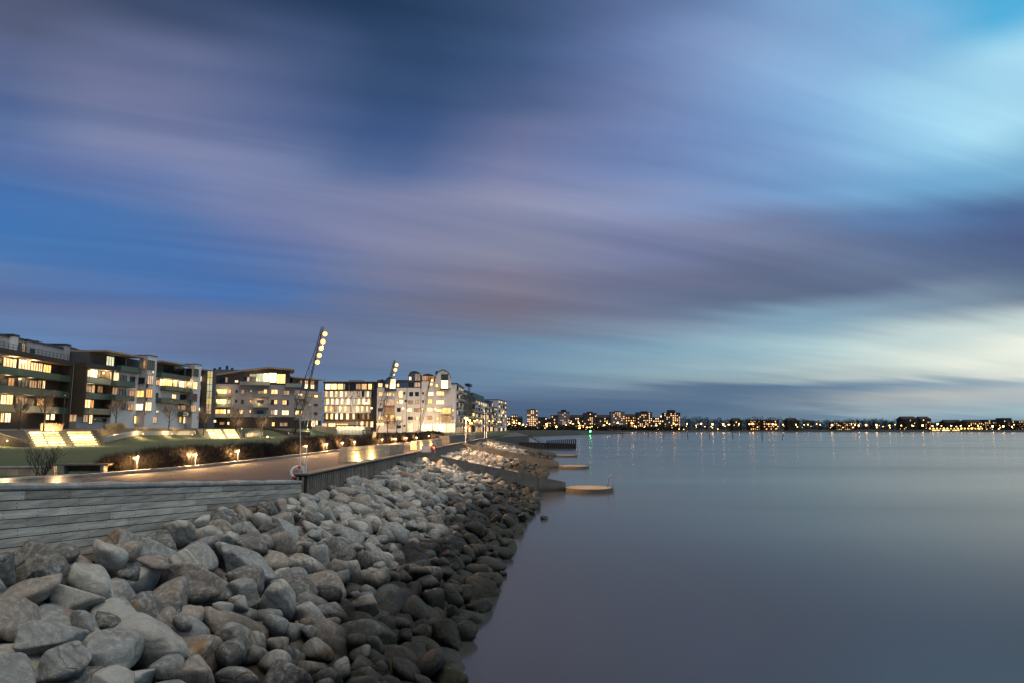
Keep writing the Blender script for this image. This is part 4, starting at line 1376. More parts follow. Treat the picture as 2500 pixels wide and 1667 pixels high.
# ------------------------------------------------------------------ bare street trees
def tree_mesh(seed, h, cr):
    rs = random.Random(seed)
    tr, br = MB(), MB()
    th = h * 0.30
    tr.tube([(0, 0, -0.2), (0.02, 0, th * 0.5), (0, 0.03, th), (0.02, 0.02, h * 0.62)], [0.10, 0.085, 0.075, 0.03], 7)
    def grow(p, d, ln, r, lv):
        pts = [p]
        for k in range(3):
            d = (d + Vector((rs.uniform(-.18, .18), rs.uniform(-.18, .18), rs.uniform(0.0, .16)))).normalized()
            pts.append(pts[-1] + d * ln / 3)
        br.tube(pts, [r, r * 0.8, r * 0.6, r * 0.4], 4 if lv < 2 else 3, cap=False)
        if lv < 3:
            for _ in range(5 if lv < 2 else 4):
                k = rs.randint(1, 3)
                grow(pts[k], (d + Vector((rs.uniform(-.75, .75), rs.uniform(-.75, .75), rs.uniform(-.15, .5)))).normalized(), ln * rs.uniform(0.45, 0.72), r * 0.6, lv + 1)
    for i in range(11):
        a = i * 2.4 + rs.uniform(-.3, .3)
        z = th + (h * 0.62 - th) * i / 11
        grow(Vector((0, 0, z)), Vector((math.cos(a) * 0.8, math.sin(a) * 0.8, rs.uniform(0.5, 1.1))).normalized(), cr * rs.uniform(0.42, 0.68) * (1 - 0.3 * i / 11), 0.03, 0)
    return tr.mesh('trunk', M_TWIG), br.mesh('crown', M_TWIG2)
TREES = [tree_mesh(s, 5.2, 2.3) for s in (1, 2, 3)]
tree_spots = [(46, 78, 0.85, 'dark bare street tree nearest the left edge'), (106, 82, 1.15, 'tall bare street tree behind the nearest amphitheatre'),
              (282, 93, 1.0, 'lit bare street tree left of the white bay-windowed block'), (412, 104, 1.0, 'lit bare street tree in front of the green balconies'),
              (497, 113, 1.05, 'bare street tree in front of the lit stair tower'), (575, 121, 1.2, 'tall bare street tree above the farther amphitheatre'),
              (640, 130, 0.95, 'brightly lit bare tree before the grey apartment block'), (946, 168, 1.25, 'bare tree in front of the white block near the second mast'),
              (968, 172, 1.0, 'smaller bare tree right of the one near the second mast')]
for i, (px, y, s, lab) in enumerate(tree_spots):
    p = on_land(px, y)
    root = empty('bare_tree', p, i * 1.3, label=lab, cat='tree', group='bare street trees')
    tm, cm = TREES[i % 3]
    link('trunk', tm, root, scale=(s, s, s)); link('crown', cm, root, scale=(s, s, s))
    if i in (1, 2, 3, 6):
        d_ = Vector((-p.x, -p.y, 0)).normalized()
        o = MB().ball((d_.x * 1.0, d_.y * 1.0, 0.08), 0.09).build('ground_spot', E_LAMP, root, True)
        lamp('tree_light', (d_.x * 1.1, d_.y * 1.1, 0.3), 1500, WARM, 0.1, root)

# slim street lamps
def street_lamp(px, y, H, label, double=False, e=300, z=None, r=0.16):
    p = on_land(px, y)
    if z is not None: p.z = z
    root = empty('street_lamp', p, label=label, cat='lamp', group='street lamps by the apartment blocks')
    MB().tube([(0, 0, 0), (0, 0, H)], [0.06, 0.04], 6).build('post', M_DARK, root)
    for s in ((-0.35, 0.35) if double else (0.0,)):
        a = MB().tube([(0, 0, H - 0.25), (s * 0.8, 0, H - 0.05), (s, 0, H)], 0.025, 5).build('arm', M_DARK, root)
        MB().ball((s, 0, H + r * 0.8), r, n=10, k=8).build('globe', E_LAMP, a, True)
    if e: lamp('street_light', (0, -0.3, H + 0.3), e, WARM, 0.25, root)
    return root
street_lamp(152, 96, 4.8, 'slim street lamp before the dark apartment block', e=0, r=0.03)
for i, (px, y, top, dbl) in enumerate([(830, 205, 997, 0), (893, 210, 985, 1), (906, 215, 997, 0), (983, 212, 998, 0), (998, 205, 1003, 1), (1062, 205, 1000, 0), (1072, 200, 1003, 1)]):
    H = atd(px, top, y).z - 3.4
    street_lamp(px, y, H, f'{ORD[i]} street lamp from the left before the white blocks', bool(dbl), 900, 3.4, 0.30)
for i, (px, y, top) in enumerate([(1136, 230, 1021), (1145, 260, 1026), (1159, 250, 1029), (1165, 290, 1026), (1174, 300, 1028), (1194, 330, 1028), (1203, 345, 1028), (1217, 370, 1030), (1222, 390, 1030), (1227, 360, 1008), (1148, 255, 1034), (1152, 265, 1034)]):
    H = atd(px, top, y).z - 3.3
    street_lamp(px, y, H, f'{ORD[i]} lamp of the row before the far seafront houses', False, 900 if i % 2 == 0 else 0, 3.3, 0.36)

# ------------------------------------------------------------------ apartment blocks
M_GLASSD = mat('dark_glass', (0.020, 0.024, 0.030), 0.12, 0.3)
M_GLASSG = mat('grey_glass', (0.07, 0.078, 0.085), 0.2, 0.4, 1.5)
M_FRD = mat('dark_frame', (0.035, 0.032, 0.028), 0.5, 0.2)
M_FRL = mat('light_frame', (0.40, 0.38, 0.35), 0.5, 0.1)
M_BROWN = mat('dark_brown_cladding', (0.042, 0.032, 0.024), 0.75, 0.3, 1.5, 0.3, 8.0, stretch=(1, 1, 5))
M_OAK = mat('brown_timber', (0.11, 0.075, 0.045), 0.7, 0.25, 2.0)
M_REND = mat('white_render', (0.68, 0.655, 0.65), 0.85, 0.10, 0.6, 0.2, 20)
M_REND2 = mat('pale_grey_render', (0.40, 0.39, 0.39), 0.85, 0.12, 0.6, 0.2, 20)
M_TAUPE = mat('taupe_render', (0.37, 0.325, 0.305), 0.85, 0.12, 0.5, 0.2, 20)
M_CHAR = mat('charcoal_render', (0.085, 0.084, 0.086), 0.8, 0.15, 0.5)
M_ZINC = mat('zinc_roof', (0.09, 0.11, 0.14), 0.5, 0.2, 0.8)
M_BLUE = mat('blue_cladding', (0.05, 0.085, 0.15), 0.6, 0.2, 0.8)
M_SOFFIT = mat('timber_soffit', (0.34, 0.26, 0.18), 0.8, 0.2, 2.0)
def balcony_glass(name, col):
    m, t, b = new_mat(name)
    b.inputs['Base Color'].default_value = (*col, 1)
    b.inputs['Roughness'].default_value = 0.15
    tr = t.new('ShaderNodeBsdfTranslucent'); tr.inputs[0].default_value = (min(1, col[0] * 3.0), min(1, col[1] * 2.6), min(1, col[2] * 2.4), 1)
    mx = t.new('ShaderNodeMixShader'); mx.inputs[0].default_value = 0.5
    t.l.new(b.outputs[0], mx.inputs[1]); t.l.new(tr.outputs[0], mx.inputs[2])
    t.l.new(mx.outputs[0], m.node_tree.nodes['Material Output'].inputs[0])
    return m
M_BALC = balcony_glass('green_balcony_glass', (0.105, 0.175, 0.15))
M_BALC2 = balcony_glass('pale_balcony_glass', (0.34, 0.40, 0.36))
M_BRICK = mat('red_brick_wall', (0.12, 0.06, 0.04), 0.85, 0.3, 3.0)
W_LIT = emit('lit_window', (1.0, 0.55, 0.18), 1.9, 0.5, 1.6)
W_BRT = emit('bright_window', (1.0, 0.62, 0.24), 3.0, 0.4, 1.6)
W_DIM = emit('dim_window', (1.0, 0.55, 0.22), 0.55, 0.6, 2.0)
W_GRN = emit('greenish_window', (0.95, 0.86, 0.36), 0.85, 0.4, 1.2)
WST = {'L': W_LIT, 'B': W_BRT, 'M': W_DIM, 'G': W_GRN, 'D': M_GLASSD, 'E': M_GLASSG}
def Z1(x, y): return x / 5.6, 790 + y / 5.6
def Z2(x, y): return 380 + x / 5.6, 830 + y / 5.6
def Z3(x, y): return 760 + x / 5.6, 840 + y / 5.6
def Z8(x, y): return 1050 + x / 9.8, 920 + y / 9.8
def plan(px, depth):
    d = ray(px, 1043)
    return Vector((d.x / d.y * depth, depth, 0))

WRS = random.Random(77)
class Facade:
    """an upright plane from plan point p (left) to q (right); o = metres out towards the viewer"""
    def __init__(self, root, p, q, conv=None):
        self.root, self.p, self.q, self.conv = root, Vector((p[0], p[1], 0)), Vector((q[0], q[1], 0)), conv
        self.L = (self.q - self.p).length
        self.d = (self.q - self.p).normalized()
        self.n = Vector((self.d.y, -self.d.x, 0))
        if self.n.dot(-self.p) < 0: self.n = -self.n
    def off(self, o):
        return Facade(self.root, self.p + self.n * o, self.q + self.n * o, self.conv)
    def w(self, s, z, o=0.0):
        v = self.p + self.d * s + self.n * o
        return Vector((v.x - self.root.location.x, v.y - self.root.location.y, z - self.root.location.z))
    def sz(self, x, y):
        if self.conv: x, y = self.conv(x, y)
        return on_plane(x, y, self.p, self.q)
    def rect(self, x0, y0, x1, y1):
        ym, xm = (y0 + y1) / 2, (x0 + x1) / 2
        s0, s1 = self.sz(x0, ym)[0], self.sz(x1, ym)[0]
        z1, z0 = self.sz(xm, y0)[1], self.sz(xm, y1)[1]
        return min(s0, s1), max(s0, s1), z0, z1
    def add(self, mb, s0, s1, z0, z1, o0, o1, m=0):
        vs = [self.w(s, z, o) for z in (z0, z1) for o in (o0, o1) for s in (s0, s1)]
        mb.add(vs, [(0, 2, 3, 1), (4, 5, 7, 6), (0, 1, 5, 4), (2, 6, 7, 3), (0, 4, 6, 2), (1, 3, 7, 5)], m)
    def box(self, name, m, s0, s1, z0, z1, o0, o1, parent=None):
        mb = MB(); self.add(mb, s0, s1, z0, z1, o0, o1)
        o = mb.build(name, m, self.root)
        if parent is not None: o.parent = parent
        return o
    def win(self, x0, y0, x1, y1, st='L', bars=None, fr=None, name='window'):
        return self.win_sz(*self.rect(x0, y0, x1, y1), st, bars, fr, name)
    def win_sz(self, s0, s1, z0, z1, st='L', bars=None, fr=None, name='window'):
        if st in 'DE' and WRS.random() < 0.30: st = WRS.choice('MML')
        mb = MB(); t = 0.07
        self.add(mb, s0 - t, s1 + t, z1, z1 + t, -0.02, 0.10); self.add(mb, s0 - t, s1 + t, z0 - t, z0, -0.02, 0.14)
        self.add(mb, s0 - t, s0, z0, z1, -0.02, 0.10); self.add(mb, s1, s1 + t, z0, z1, -0.02, 0.10)
        w = s1 - s0
        if bars is None: bars = 0 if w < 0.8 else (1 if w < 2.0 else int(w / 1.1))
        for i in range(bars):
            c = s0 + w * (i + 1) / (bars + 1)
            self.add(mb, c - 0.035, c + 0.035, z0, z1, 0.0, 0.085)
        f = mb.build(name, fr or M_FRD, self.root)
        mb = MB(); self.add(mb, s0, s1, z0, z1, -0.015, 0.03)
        mb.build('pane', WST[st], f)
        return f
    def balcony(self, x0, y0, x1, y1, depth=1.5, m=None, gh=1.0):
        s0, s1, z0, z1 = self.rect(x0, y0, x1, y1)
        return self.balcony_sz(s0, s1, z0, depth, m, z1 - z0)
    def balcony_sz(self, s0, s1, z, depth=1.5, m=None, gh=1.0, o0=0.0):
        m = m or M_BALC
        slab = self.box('balcony', M_CHAR, s0, s1, z - 0.16, z, o0 + 0.004, o0 + depth)
        k = max(1, int((s1 - s0) / 1.15))
        for i in range(k):
            a, b = s0 + (s1 - s0) * i / k + 0.012, s0 + (s1 - s0) * (i + 1) / k - 0.012
            self.box('glass_panel', m, a, b, z - 0.12, z + gh, o0 + depth + 0.004, o0 + depth + 0.035, slab)
        for s in (s0, s1):
            self.box('glass_panel', m, s - 0.02, s + 0.02, z + 0.004, z + gh, o0 + 0.01, o0 + depth - 0.01, slab)
        mb = MB(); self.add(mb, s0, s1, z + gh + 0.003, z + gh + 0.05, o0 + depth - 0.01, o0 + depth + 0.05)
        mb.build('hand_rail', M_FRD, self.root).parent = slab
        return slab
    def railing(self, s0, s1, z, h=0.95, o=0.0, step=1.2):
        mb = MB()
        k = max(1, int((s1 - s0) / step))
        for i in range(k + 1):
            c = s0 + (s1 - s0) * i / k
            self.add(mb, c - 0.03, c + 0.03, z, z + h, o - 0.03, o + 0.03)
        for zz in (z + h, z + h * 0.5):
            self.add(mb, s0, s1, zz - 0.025, zz + 0.025, o - 0.025, o + 0.025)
        mb.build('railing', M_FRD, self.root)
def block(name, p, z, label, group='waterfront apartment blocks'):
    return empty(name, (p[0], p[1], z), label=label, cat='building', group=group)

# ---- A: dark timber block at the left edge, deep balconies
A0, A1 = plan(-95, 100), plan(166, 130)
rt = block('apartment_block', (A0 + A1) / 2, 5.2, 'dark timber block at the left edge with three long green glass balconies')
fa = Facade(rt, A0, A1, Z1)
back = fa.off(-1.8)
fa.box('wall', M_BROWN, 0, fa.L, 5.0, 17.3, -13, -1.8)
fa.box('roof', M_BROWN, -0.1, fa.L + 0.15, 17.25, 18.1, -13.1, 0.1)
fa.box('pier', M_BROWN, fa.L - 0.55, fa.L + 0.1, 5.0, 17.24, -1.8, 0.06)
fa.box('drain_pipe', M_FRL, fa.L + 0.11, fa.L + 0.2, 5.0, 17.9, 0.0, 0.1)
fa.box('soffit', M_SOFFIT, 0.3, fa.L - 0.6, 17.18, 17.245, -1.78, 0.0)
for z in (8.2, 11.2, 14.2):
    fa.balcony_sz(0, fa.L - 0.6, z, 1.8, M_BALC, 1.02, -1.8)
for r, st in (((40, 470, 165, 600), 'B'), ((170, 480, 215, 605), 'B'), ((248, 490, 410, 630), 'L'), ((415, 530, 515, 640), 'L'), ((522, 540, 575, 650), 'L'), ((588, 560, 690, 662), 'L'),
              ((15, 740, 90, 848), 'E'), ((106, 740, 186, 850), 'M'), ((242, 745, 390, 852), 'E'), ((395, 772, 500, 868), 'M'), ((512, 770, 558, 876), 'E'), ((575, 775, 610, 880), 'D'),
              ((2, 970, 75, 1104), 'B'), ((82, 970, 170, 1106), 'B'), ((206, 1010, 370, 1105), 'M'), ((382, 1020, 470, 1110), 'D'), ((500, 1020, 590, 1110), 'D'),
              ((2, 1220, 46, 1340), 'L'), ((60, 1220, 138, 1340), 'B'), ((622, 1240, 665, 1305), 'B'), ((688, 1232, 740, 1308), 'B'), ((820, 1235, 860, 1290), 'D')):
    back.win(*r, st, fr=M_FRD)
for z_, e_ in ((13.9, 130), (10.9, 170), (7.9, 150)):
    for s_ in (0.38, 0.6): lamp('balcony_glow', fa.w(fa.L * s_, z_, -0.9), e_, WARM, 0.2, rt)  # added lamps without fixtures, to warm the timber front
lamp('balcony_glow', fa.w(fa.L * 0.62, 16.9, -0.9), 260, WARM, 0.2, rt)
lamp('balcony_glow', fa.w(fa.L * 0.42, 16.9, -0.9), 260, WARM, 0.2, rt)
pb = fa.off(-3.2)
for x0, x1, yt, o in ((-200, 165, 135, 0.0), (165, 245, 150, 0.6), (248, 372, 205, -1.2), (372, 905, 270, -0.9), (905, 962, 275, -0.3), (965, 1035, 322, -1.0), (1042, 1208, 358, -1.4)):
    q = pb.off(o)
    s0, s1 = q.sz(x0, 300)[0], q.sz(x1, 300)[0]
    zt = q.sz((x0 + x1) / 2, yt)[1]
    q.box('penthouse', M_REND2 if o < 0.2 else M_REND, s0, s1 - 0.02, 18.1, zt - 0.35, -5, 0)
    q.box('penthouse_roof', M_DARK, s0 - 0.12, s1 + 0.1, zt - 0.345, zt, -5.1, 0.14)
q = pb.off(-1.2)
q.win(240, 260, 268, 390, 'D'); q.win(290, 265, 335, 405, 'M')
pb.off(-0.9).win(415, 345, 465, 430, 'D'); pb.off(-1.0).win(972, 375, 1015, 500, 'L')
fa.railing(0.3, fa.L - 0.2, 18.1, 0.95, -0.4)
mb = MB()
for x, y, h in ((380, 250, .5), (440, 235, 1.1), (570, 250, .6), (650, 248, .8), (690, 248, .7)):
    s, z = pb.sz(x, y); pb.add(mb, s - 0.35, s + 0.35, z - 1.2, z + 0.2 * h, -3, -2.2)
mb.build('chimneys', M_DARK, rt)['kind'] = 'stuff'

# ---- B: second dark timber block standing forward
B0 = A1 + fa.n * 2.3 + fa.d * 0.25; B1 = plan(268, 139.5)
rt = block('apartment_block', (B0 + B1) / 2, 5.2, 'narrow dark timber block with lit balconies and a bare wall facing the camera')
fb = Facade(rt, B0, B1, Z1)
bk = fb.off(-1.7)
fb.box('wall', M_BROWN, 0, fb.L, 7.6, 17.0, -13, -1.7)
fb.box('ground_floor', M_REND2, 0.3, fb.L - 0.2, 5.0, 7.6, -12.8, -1.2)
fb.box('side_wall', M_BROWN, 0, 0.4, 7.6, 17.5, -1.7, 0.05)
fb.box('side_wall', M_BROWN, fb.L - 0.35, fb.L, 7.6, 17.5, -1.7, 0.05)
fb.box('roof', M_BROWN, -0.05, fb.L + 0.05, 17.0, 17.9, -13.1, 0.1)
for z in (8.2, 11.2, 14.2): fb.balcony_sz(0.42, fb.L - 0.38, z, 1.72, M_BALC2 if z > 14 else M_BALC, 1.02, -1.7)
for r, st in (((1115, 595, 1168, 715), 'B'), ((1178, 625, 1222, 722), 'L'), ((1228, 620, 1325, 732), 'B'), ((1112, 820, 1160, 912), 'B'), ((1166, 850, 1250, 930), 'D'), ((1255, 840, 1290, 938), 'L'),
              ((1086, 1032, 1140, 1140), 'L'), ((1150, 1035, 1230, 1142), 'B'), ((1236, 1040, 1275, 1142), 'L'), ((1330, 850, 1400, 935), 'D')):
    bk.win(*r, st)
for r, st in (((945, 1240, 1040, 1330), 'M'), ((1130, 1242, 1200, 1340), 'M'), ((1214, 1242, 1256, 1360), 'L'), ((1285, 1292, 1445, 1330), 'D')):
    fb.off(-1.2).win(*r, st)
s, z = bk.sz(1390, 668)
w = bk.w(s, z, 0.35)
MB().ball(w, 0.22).build('wall_lamp', E_LAMP, rt, True)
lamp('wall_lamp_light', w + fb.n * 0.4, 420, (1.0, 0.74, 0.36), 0.2, rt)
lamp('balcony_glow', fb.w(fb.L * 0.35, 13.6, -0.8), 160, WARM, 0.2, rt)

# ---- C: white block with two projecting bay towers
C0, C1 = plan(268, 140), plan(506, 182)
rt = block('apartment_block', (C0 + C1) / 2, 5.2, 'white rendered block with two projecting bay towers and green glass balconies')
fc = Facade(rt, C0, C1, Z1)
f2 = Facade(rt, C0, C1, Z2)
fc.box('wall', M_REND, 0, fc.L, 5.0, 17.3, -13, 0)
pc = fc.off(-2.6); p2 = f2.off(-2.6)
pc.box('penthouse', M_CHAR, pc.sz(1212, 450)[0], fc.L - 3, 17.3, 20.6, -9, 0)
sa_, sb_ = fc.sz(1440, 420)[0], fc.sz(1890, 450)[0]
mb = MB(); fc.add(mb, sa_ - 1.0, sb_ + 1.0, 20.62, 20.95, -11, 0.9); mb.build('roof', M_SOFFIT, rt)
sc_, sd_ = f2.sz(75, 340)[0], f2.sz(410, 350)[0]
mb = MB(); f2.add(mb, sc_ - 0.6, sd_ + 0.6, 20.62, 20.95, -11, 0.9); mb.build('roof', M_SOFFIT, rt)
mb = MB(); f2.add(mb, f2.sz(588, 400)[0], f2.sz(690, 400)[0], 20.3, 20.6, -11, 1.0); mb.build('roof', M_SOFFIT, rt)
def bay(f, xs, xf, xe, ztop, o=1.9):
    """a bay tower: side face seen from xs to xf, front face from xf to xe"""
    ff = f.off(o)
    s0, s1 = ff.sz(xf, 900)[0], ff.sz(xe, 900)[0]
    f.box('bay_tower', M_REND, s0, s1, 5.0 if f is fc else 5.0, ztop, 0.0, o)
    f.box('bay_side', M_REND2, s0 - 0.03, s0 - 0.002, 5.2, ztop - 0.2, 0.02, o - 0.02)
    f.box('bay_roof', M_CHAR, s0 - 0.1, s1 + 0.1, ztop + 0.003, ztop + 0.18, -2.4, o + 0.12)
    c = f.p + f.d * (s0 - 0.03)
    side = Facade(f.root, c, c + f.n * o, f.conv)
    return ff, side
t1, t1s = bay(fc, 1880, 2000, 2120, 21.2)
t2, t2s = bay(f2, 400, 505, 595, 21.2, 1.8)
for r, st in (((2022, 500, 2108, 622), 'E'), ((2012, 706, 2094, 824), 'E'), ((1992, 892, 2080, 1004), 'L'), ((1982, 1068, 2066, 1184), 'L')): t1.win(*r, st)
for r in ((2080, 640, 2100, 672), (2000, 820, 2020, 865), (1988, 1010, 2006, 1045), (1978, 1185, 1996, 1225)): t1.win(*r, 'D')
for r, st in (((1960, 490, 1992, 612), 'E'), ((1882, 735, 1975, 812), 'D'), ((1862, 912, 1968, 996), 'L'), ((1850, 1092, 1955, 1176), 'B')): t1s.win(*r, st)
for r, st in (((520, 392, 582, 488), 'E'), ((502, 566, 566, 664), 'L'), ((498, 732, 560, 830), 'D'), ((482, 888, 550, 974), 'M')): t2.win(*r, st)
for r, st in (((418, 388, 490, 508), 'D'),): t2s.win(*r, st)
for r, st in (((1505, 662, 1618, 770), 'D'), ((1642, 705, 1724, 780), 'E'), ((1776, 722, 1838, 808), 'E'), ((1632, 892, 1714, 972), 'E'), ((1762, 905, 1828, 992), 'M'), ((1500, 870, 1600, 960), 'D'),
              ((1746, 1092, 1812, 1178), 'M'), ((1640, 1080, 1712, 1170), 'D'), ((1830, 1262, 1955, 1358), 'B'), ((1962, 1265, 2020, 1355), 'G'), ((2060, 1270, 2140, 1350), 'M')): fc.win(*r, st)
for r, st in (((1450, 445, 1555, 568), 'G'), ((1562, 450, 1735, 575), 'D')): pc.win(*r, st)
fc.balcony(1590, 585, 1868, 655, 1.0, M_BALC); fc.balcony(1492, 785, 1755, 850, 1.5, M_BALC); fc.balcony(1478, 980, 1742, 1038, 1.5, M_BALC)
for r, st in (((110, 350, 190, 470), 'D'), ((210, 355, 380, 470), 'D')): p2.win(*r, st)
for r, st in (((2, 545, 40, 608), 'L'), ((50, 525, 90, 620), 'B'), ((94, 530, 222, 625), 'B'), ((235, 572, 290, 636), 'D'), ((318, 555, 385, 655), 'B'), ((390, 558, 480, 660), 'L'),
              ((216, 738, 275, 808), 'L'), ((2, 720, 30, 780), 'D'), ((330, 745, 470, 825), 'D'), ((300, 895, 330, 945), 'M'), ((345, 890, 470, 950), 'M'), ((2, 960, 35, 985), 'L'),
              ((375, 1050, 525, 1132), 'B'), ((320, 1045, 345, 1120), 'D'), ((580, 612, 655, 678), 'D'), ((570, 768, 634, 832), 'E'), ((555, 918, 640, 984), 'B'), ((582, 492, 690, 562), 'B')): f2.win(*r, st)
for r in ((0, 465, 400, 520), (62, 625, 222, 680), (226, 640, 318, 692), (320, 655, 480, 708), (0, 790, 200, 850), (206, 812, 318, 858), (320, 815, 478, 878), (295, 975, 470, 1032), (640, 690, 780, 738), (640, 842, 770, 880)):
    f2.balcony(*r, 1.3, M_BALC)
for i in range(3): lamp('balcony_glow', f2.w(f2.sz(140 + 130 * i, 560)[0], 16.4, 0.7), 120, WARM, 0.2, rt)
# lit stair tower at its right end
S0, S1 = plan(504.5, 176), plan(521, 178)
rt = block('stair_tower', (S0 + S1) / 2, 5.2, 'slim stair tower with a tall greenish lit glass front')
fs = Facade(rt, S0, S1, Z2)
fs.box('wall', M_CHAR, 0, fs.L, 5.0, fs.sz(740, 405)[1], -6, 0)
for i in range(7):
    y0 = 420 + i * 92
    if y0 < 1000: fs.win(706 - i * 4, y0, 776 - i * 4, min(y0 + 86, 1000), 'G' if i < 5 else 'M', bars=1)

# ---- D: grey block with the sweeping roof
D0, D1 = plan(520, 196), plan(716, 203)
rt = block('apartment_block', (D0 + D1) / 2, 5.0, 'taupe block with charcoal top floor under a thin sweeping roof')
fd = Facade(rt, D0, D1, Z2)
zt = 18.0
fd.box('wall', M_TAUPE, 0, fd.L, 8.6, zt, -14, 0)
fd.box('ground_floor', M_BROWN, 0.15, fd.L - 0.1, 4.8, 8.6, -14, -0.12)
zl, zp, zr = fd.sz(860, 485)[1], fd.sz(1545, 385)[1], fd.sz(1800, 410)[1]
sp_ = fd.sz(1545, 400)[0]; sl_, sr_ = fd.sz(790, 470)[0], fd.sz(1840, 420)[0]
mb = MB()
prof = [(sl_, zl - 0.3), (0.5 * (sl_ + sp_), (zl + zp) / 2 + 0.15), (sp_, zp), (sr_, zr)]
def strip(f, mb, prof, t, o0, o1, down=None):
    for (s0, z0), (s1, z1) in zip(prof[:-1], prof[1:]):
        b0, b1 = (z0 - t, z1 - t) if down is None else (down, down)
        vs = [f.w(s0, b0, o0), f.w(s1, b1, o0), f.w(s0, b0, o1), f.w(s1, b1, o1), f.w(s0, z0, o0), f.w(s1, z1, o0), f.w(s0, z0, o1), f.w(s1, z1, o1)]
        mb.add(vs, [(0, 2, 3, 1), (4, 5, 7, 6), (0, 1, 5, 4), (2, 6, 7, 3), (0, 4, 6, 2), (1, 3, 7, 5)])
strip(fd, mb, prof, 0, -12, -0.6, zt + 0.003)
mb.build('top_floor', M_CHAR, rt)
mb = MB(); strip(fd, mb, [(s + (-0.8 if i == 0 else (1.2 if i == 3 else 0)), z + 0.45) for i, (s, z) in enumerate(prof)], 0.42, -13, 1.1); mb.build('roof', M_SOFFIT, rt)
s0, s1 = fd.sz(790, 400)[0], fd.sz(1140, 400)[0]
fd.box('plant_room', M_ZINC, s0, s1, zt, fd.sz(950, 375)[1], -11, -6)
mb = MB()
for x, y in ((845, 330), (948, 310), (1020, 340), (770, 345)):
    s, z = fd.sz(x, y); fd.add(mb, s - 0.35, s + 0.35, z - 3, z, -9, -8.3)
mb.build('roof_vents', M_DARK, rt)['kind'] = 'stuff'
top = fd.off(-0.6)
for r, st in (((1287, 460, 1370, 492), 'G'), ((1375, 455, 1412, 575), 'G'), ((1415, 452, 1470, 575), 'G'), ((1472, 450, 1538, 578), 'B'), ((1546, 446, 1650, 575), 'B'), ((1658, 462, 1770, 585), 'B'),
              ((880, 508, 950, 570), 'D'), ((955, 505, 985, 572), 'M'), ((1085, 545, 1126, 573), 'B'), ((1205, 502, 1240, 540), 'D'), ((1250, 500, 1282, 570), 'D')): top.win(*r, st)
for r, st in (((785, 672, 805, 735), 'L'), ((832, 668, 970, 728), 'B'), ((995, 672, 1030, 725), 'L'), ((1095, 682, 1116, 712), 'D'), ((1175, 672, 1206, 728), 'E'), ((1295, 677, 1316, 706), 'D'), ((1480, 672, 1520, 722), 'E'),
              ((1580, 674, 1668, 732), 'L'), ((1750, 688, 1825, 745), 'E'), ((782, 808, 803, 874), 'B'), ((826, 804, 965, 868), 'B'), ((990, 808, 1025, 868), 'G'), ((1090, 816, 1112, 846), 'D'), ((1170, 812, 1200, 865), 'E'),
              ((1288, 816, 1309, 846), 'E'), ((1578, 815, 1618, 870), 'D'), ((1620, 815, 1660, 870), 'L'), ((1734, 820, 1790, 876), 'L'), ((1792, 820, 1815, 876), 'D'), ((778, 948, 795, 1000), 'M'), ((818, 944, 925, 1000), 'L'),
              ((928, 944, 955, 1000), 'B'), ((980, 946, 1015, 1005), 'B'), ((1140, 952, 1196, 1004), 'L'), ((1282, 952, 1301, 985), 'L'), ((1572, 952, 1625, 1014), 'M'), ((1627, 952, 1660, 1014), 'B'), ((1728, 957, 1815, 1018), 'B'),
              ((1400, 690, 1470, 730), 'D'), ((1390, 825, 1470, 865), 'D'), ((1385, 960, 1470, 1005), 'D')): fd.win(*r, st)
for r in ((836, 730, 1040, 768), (830, 868, 1028, 914), (820, 1004, 1022, 1048), (1340, 730, 1555, 774), (1335, 868, 1545, 914), (1328, 1008, 1540, 1048)): fd.balcony(*r, 1.4, M_BALC2)
top.balcony(1152, 568, 1562, 612, 1.8, M_BALC2); top.balcony(1775, 592, 2000, 638, 1.8, M_BALC2)
gf = fd.off(-0.12)
for r, st in (((875, 1115, 940, 1150), 'M'), ((980, 1115, 1005, 1150), 'L'), ((790, 1088, 825, 1120), 'L'), ((1590, 1120, 1625, 1170), 'D'), ((1700, 1125, 1800, 1170), 'D')): gf.win(*r, st)

for s_, z_ in ((0.12, 15.6), (0.12, 12.4), (0.55, 12.4), (0.5, 19.6), (0.62, 7.2), (0.3, 7.2)): lamp('balcony_glow', fd.w(fd.L * s_, z_, 1.0), 220, WARM, 0.3, rt)  # lamps added to warm the taupe front, no fittings behind them

# ---- E: its right wing
E0, E1 = plan(712, 214), plan(784, 226)
rt = block('apartment_block', (E0 + E1) / 2, 4.6, 'small taupe wing with charcoal top floor left of the white panelled block')
fe = Facade(rt, E0, E1, Z2)
ztop = fe.sz(2100, 690)[1]
fe.box('wall', M_TAUPE, 0, fe.L, 7.8, ztop, -12, 0)
fe.box('ground_floor', M_BROWN, 0.1, fe.L - 0.1, 3.2, 7.8, -12, -0.1)
fe.box('top_floor', M_CHAR, 0.4, fe.L - 1.2, ztop, fe.sz(2100, 530)[1], -10, -0.8)
fe.box('roof', M_SOFFIT, -1.6, fe.L + 0.6, fe.sz(2100, 530)[1] + 0.003, fe.sz(2100, 515)[1], -11, 0.6)
fe.box('plant_room', M_ZINC, -1.2, 2.2, ztop, fe.sz(1900, 455)[1], -9, -4)
for r, st in (((1970, 545, 2000, 590), 'M'), ((2036, 600, 2080, 655), 'B'), ((2036, 548, 2080, 596), 'M'), ((2116, 605, 2164, 660), 'B'), ((2116, 548, 2164, 600), 'M')): fe.off(-0.8).win(*r, st)
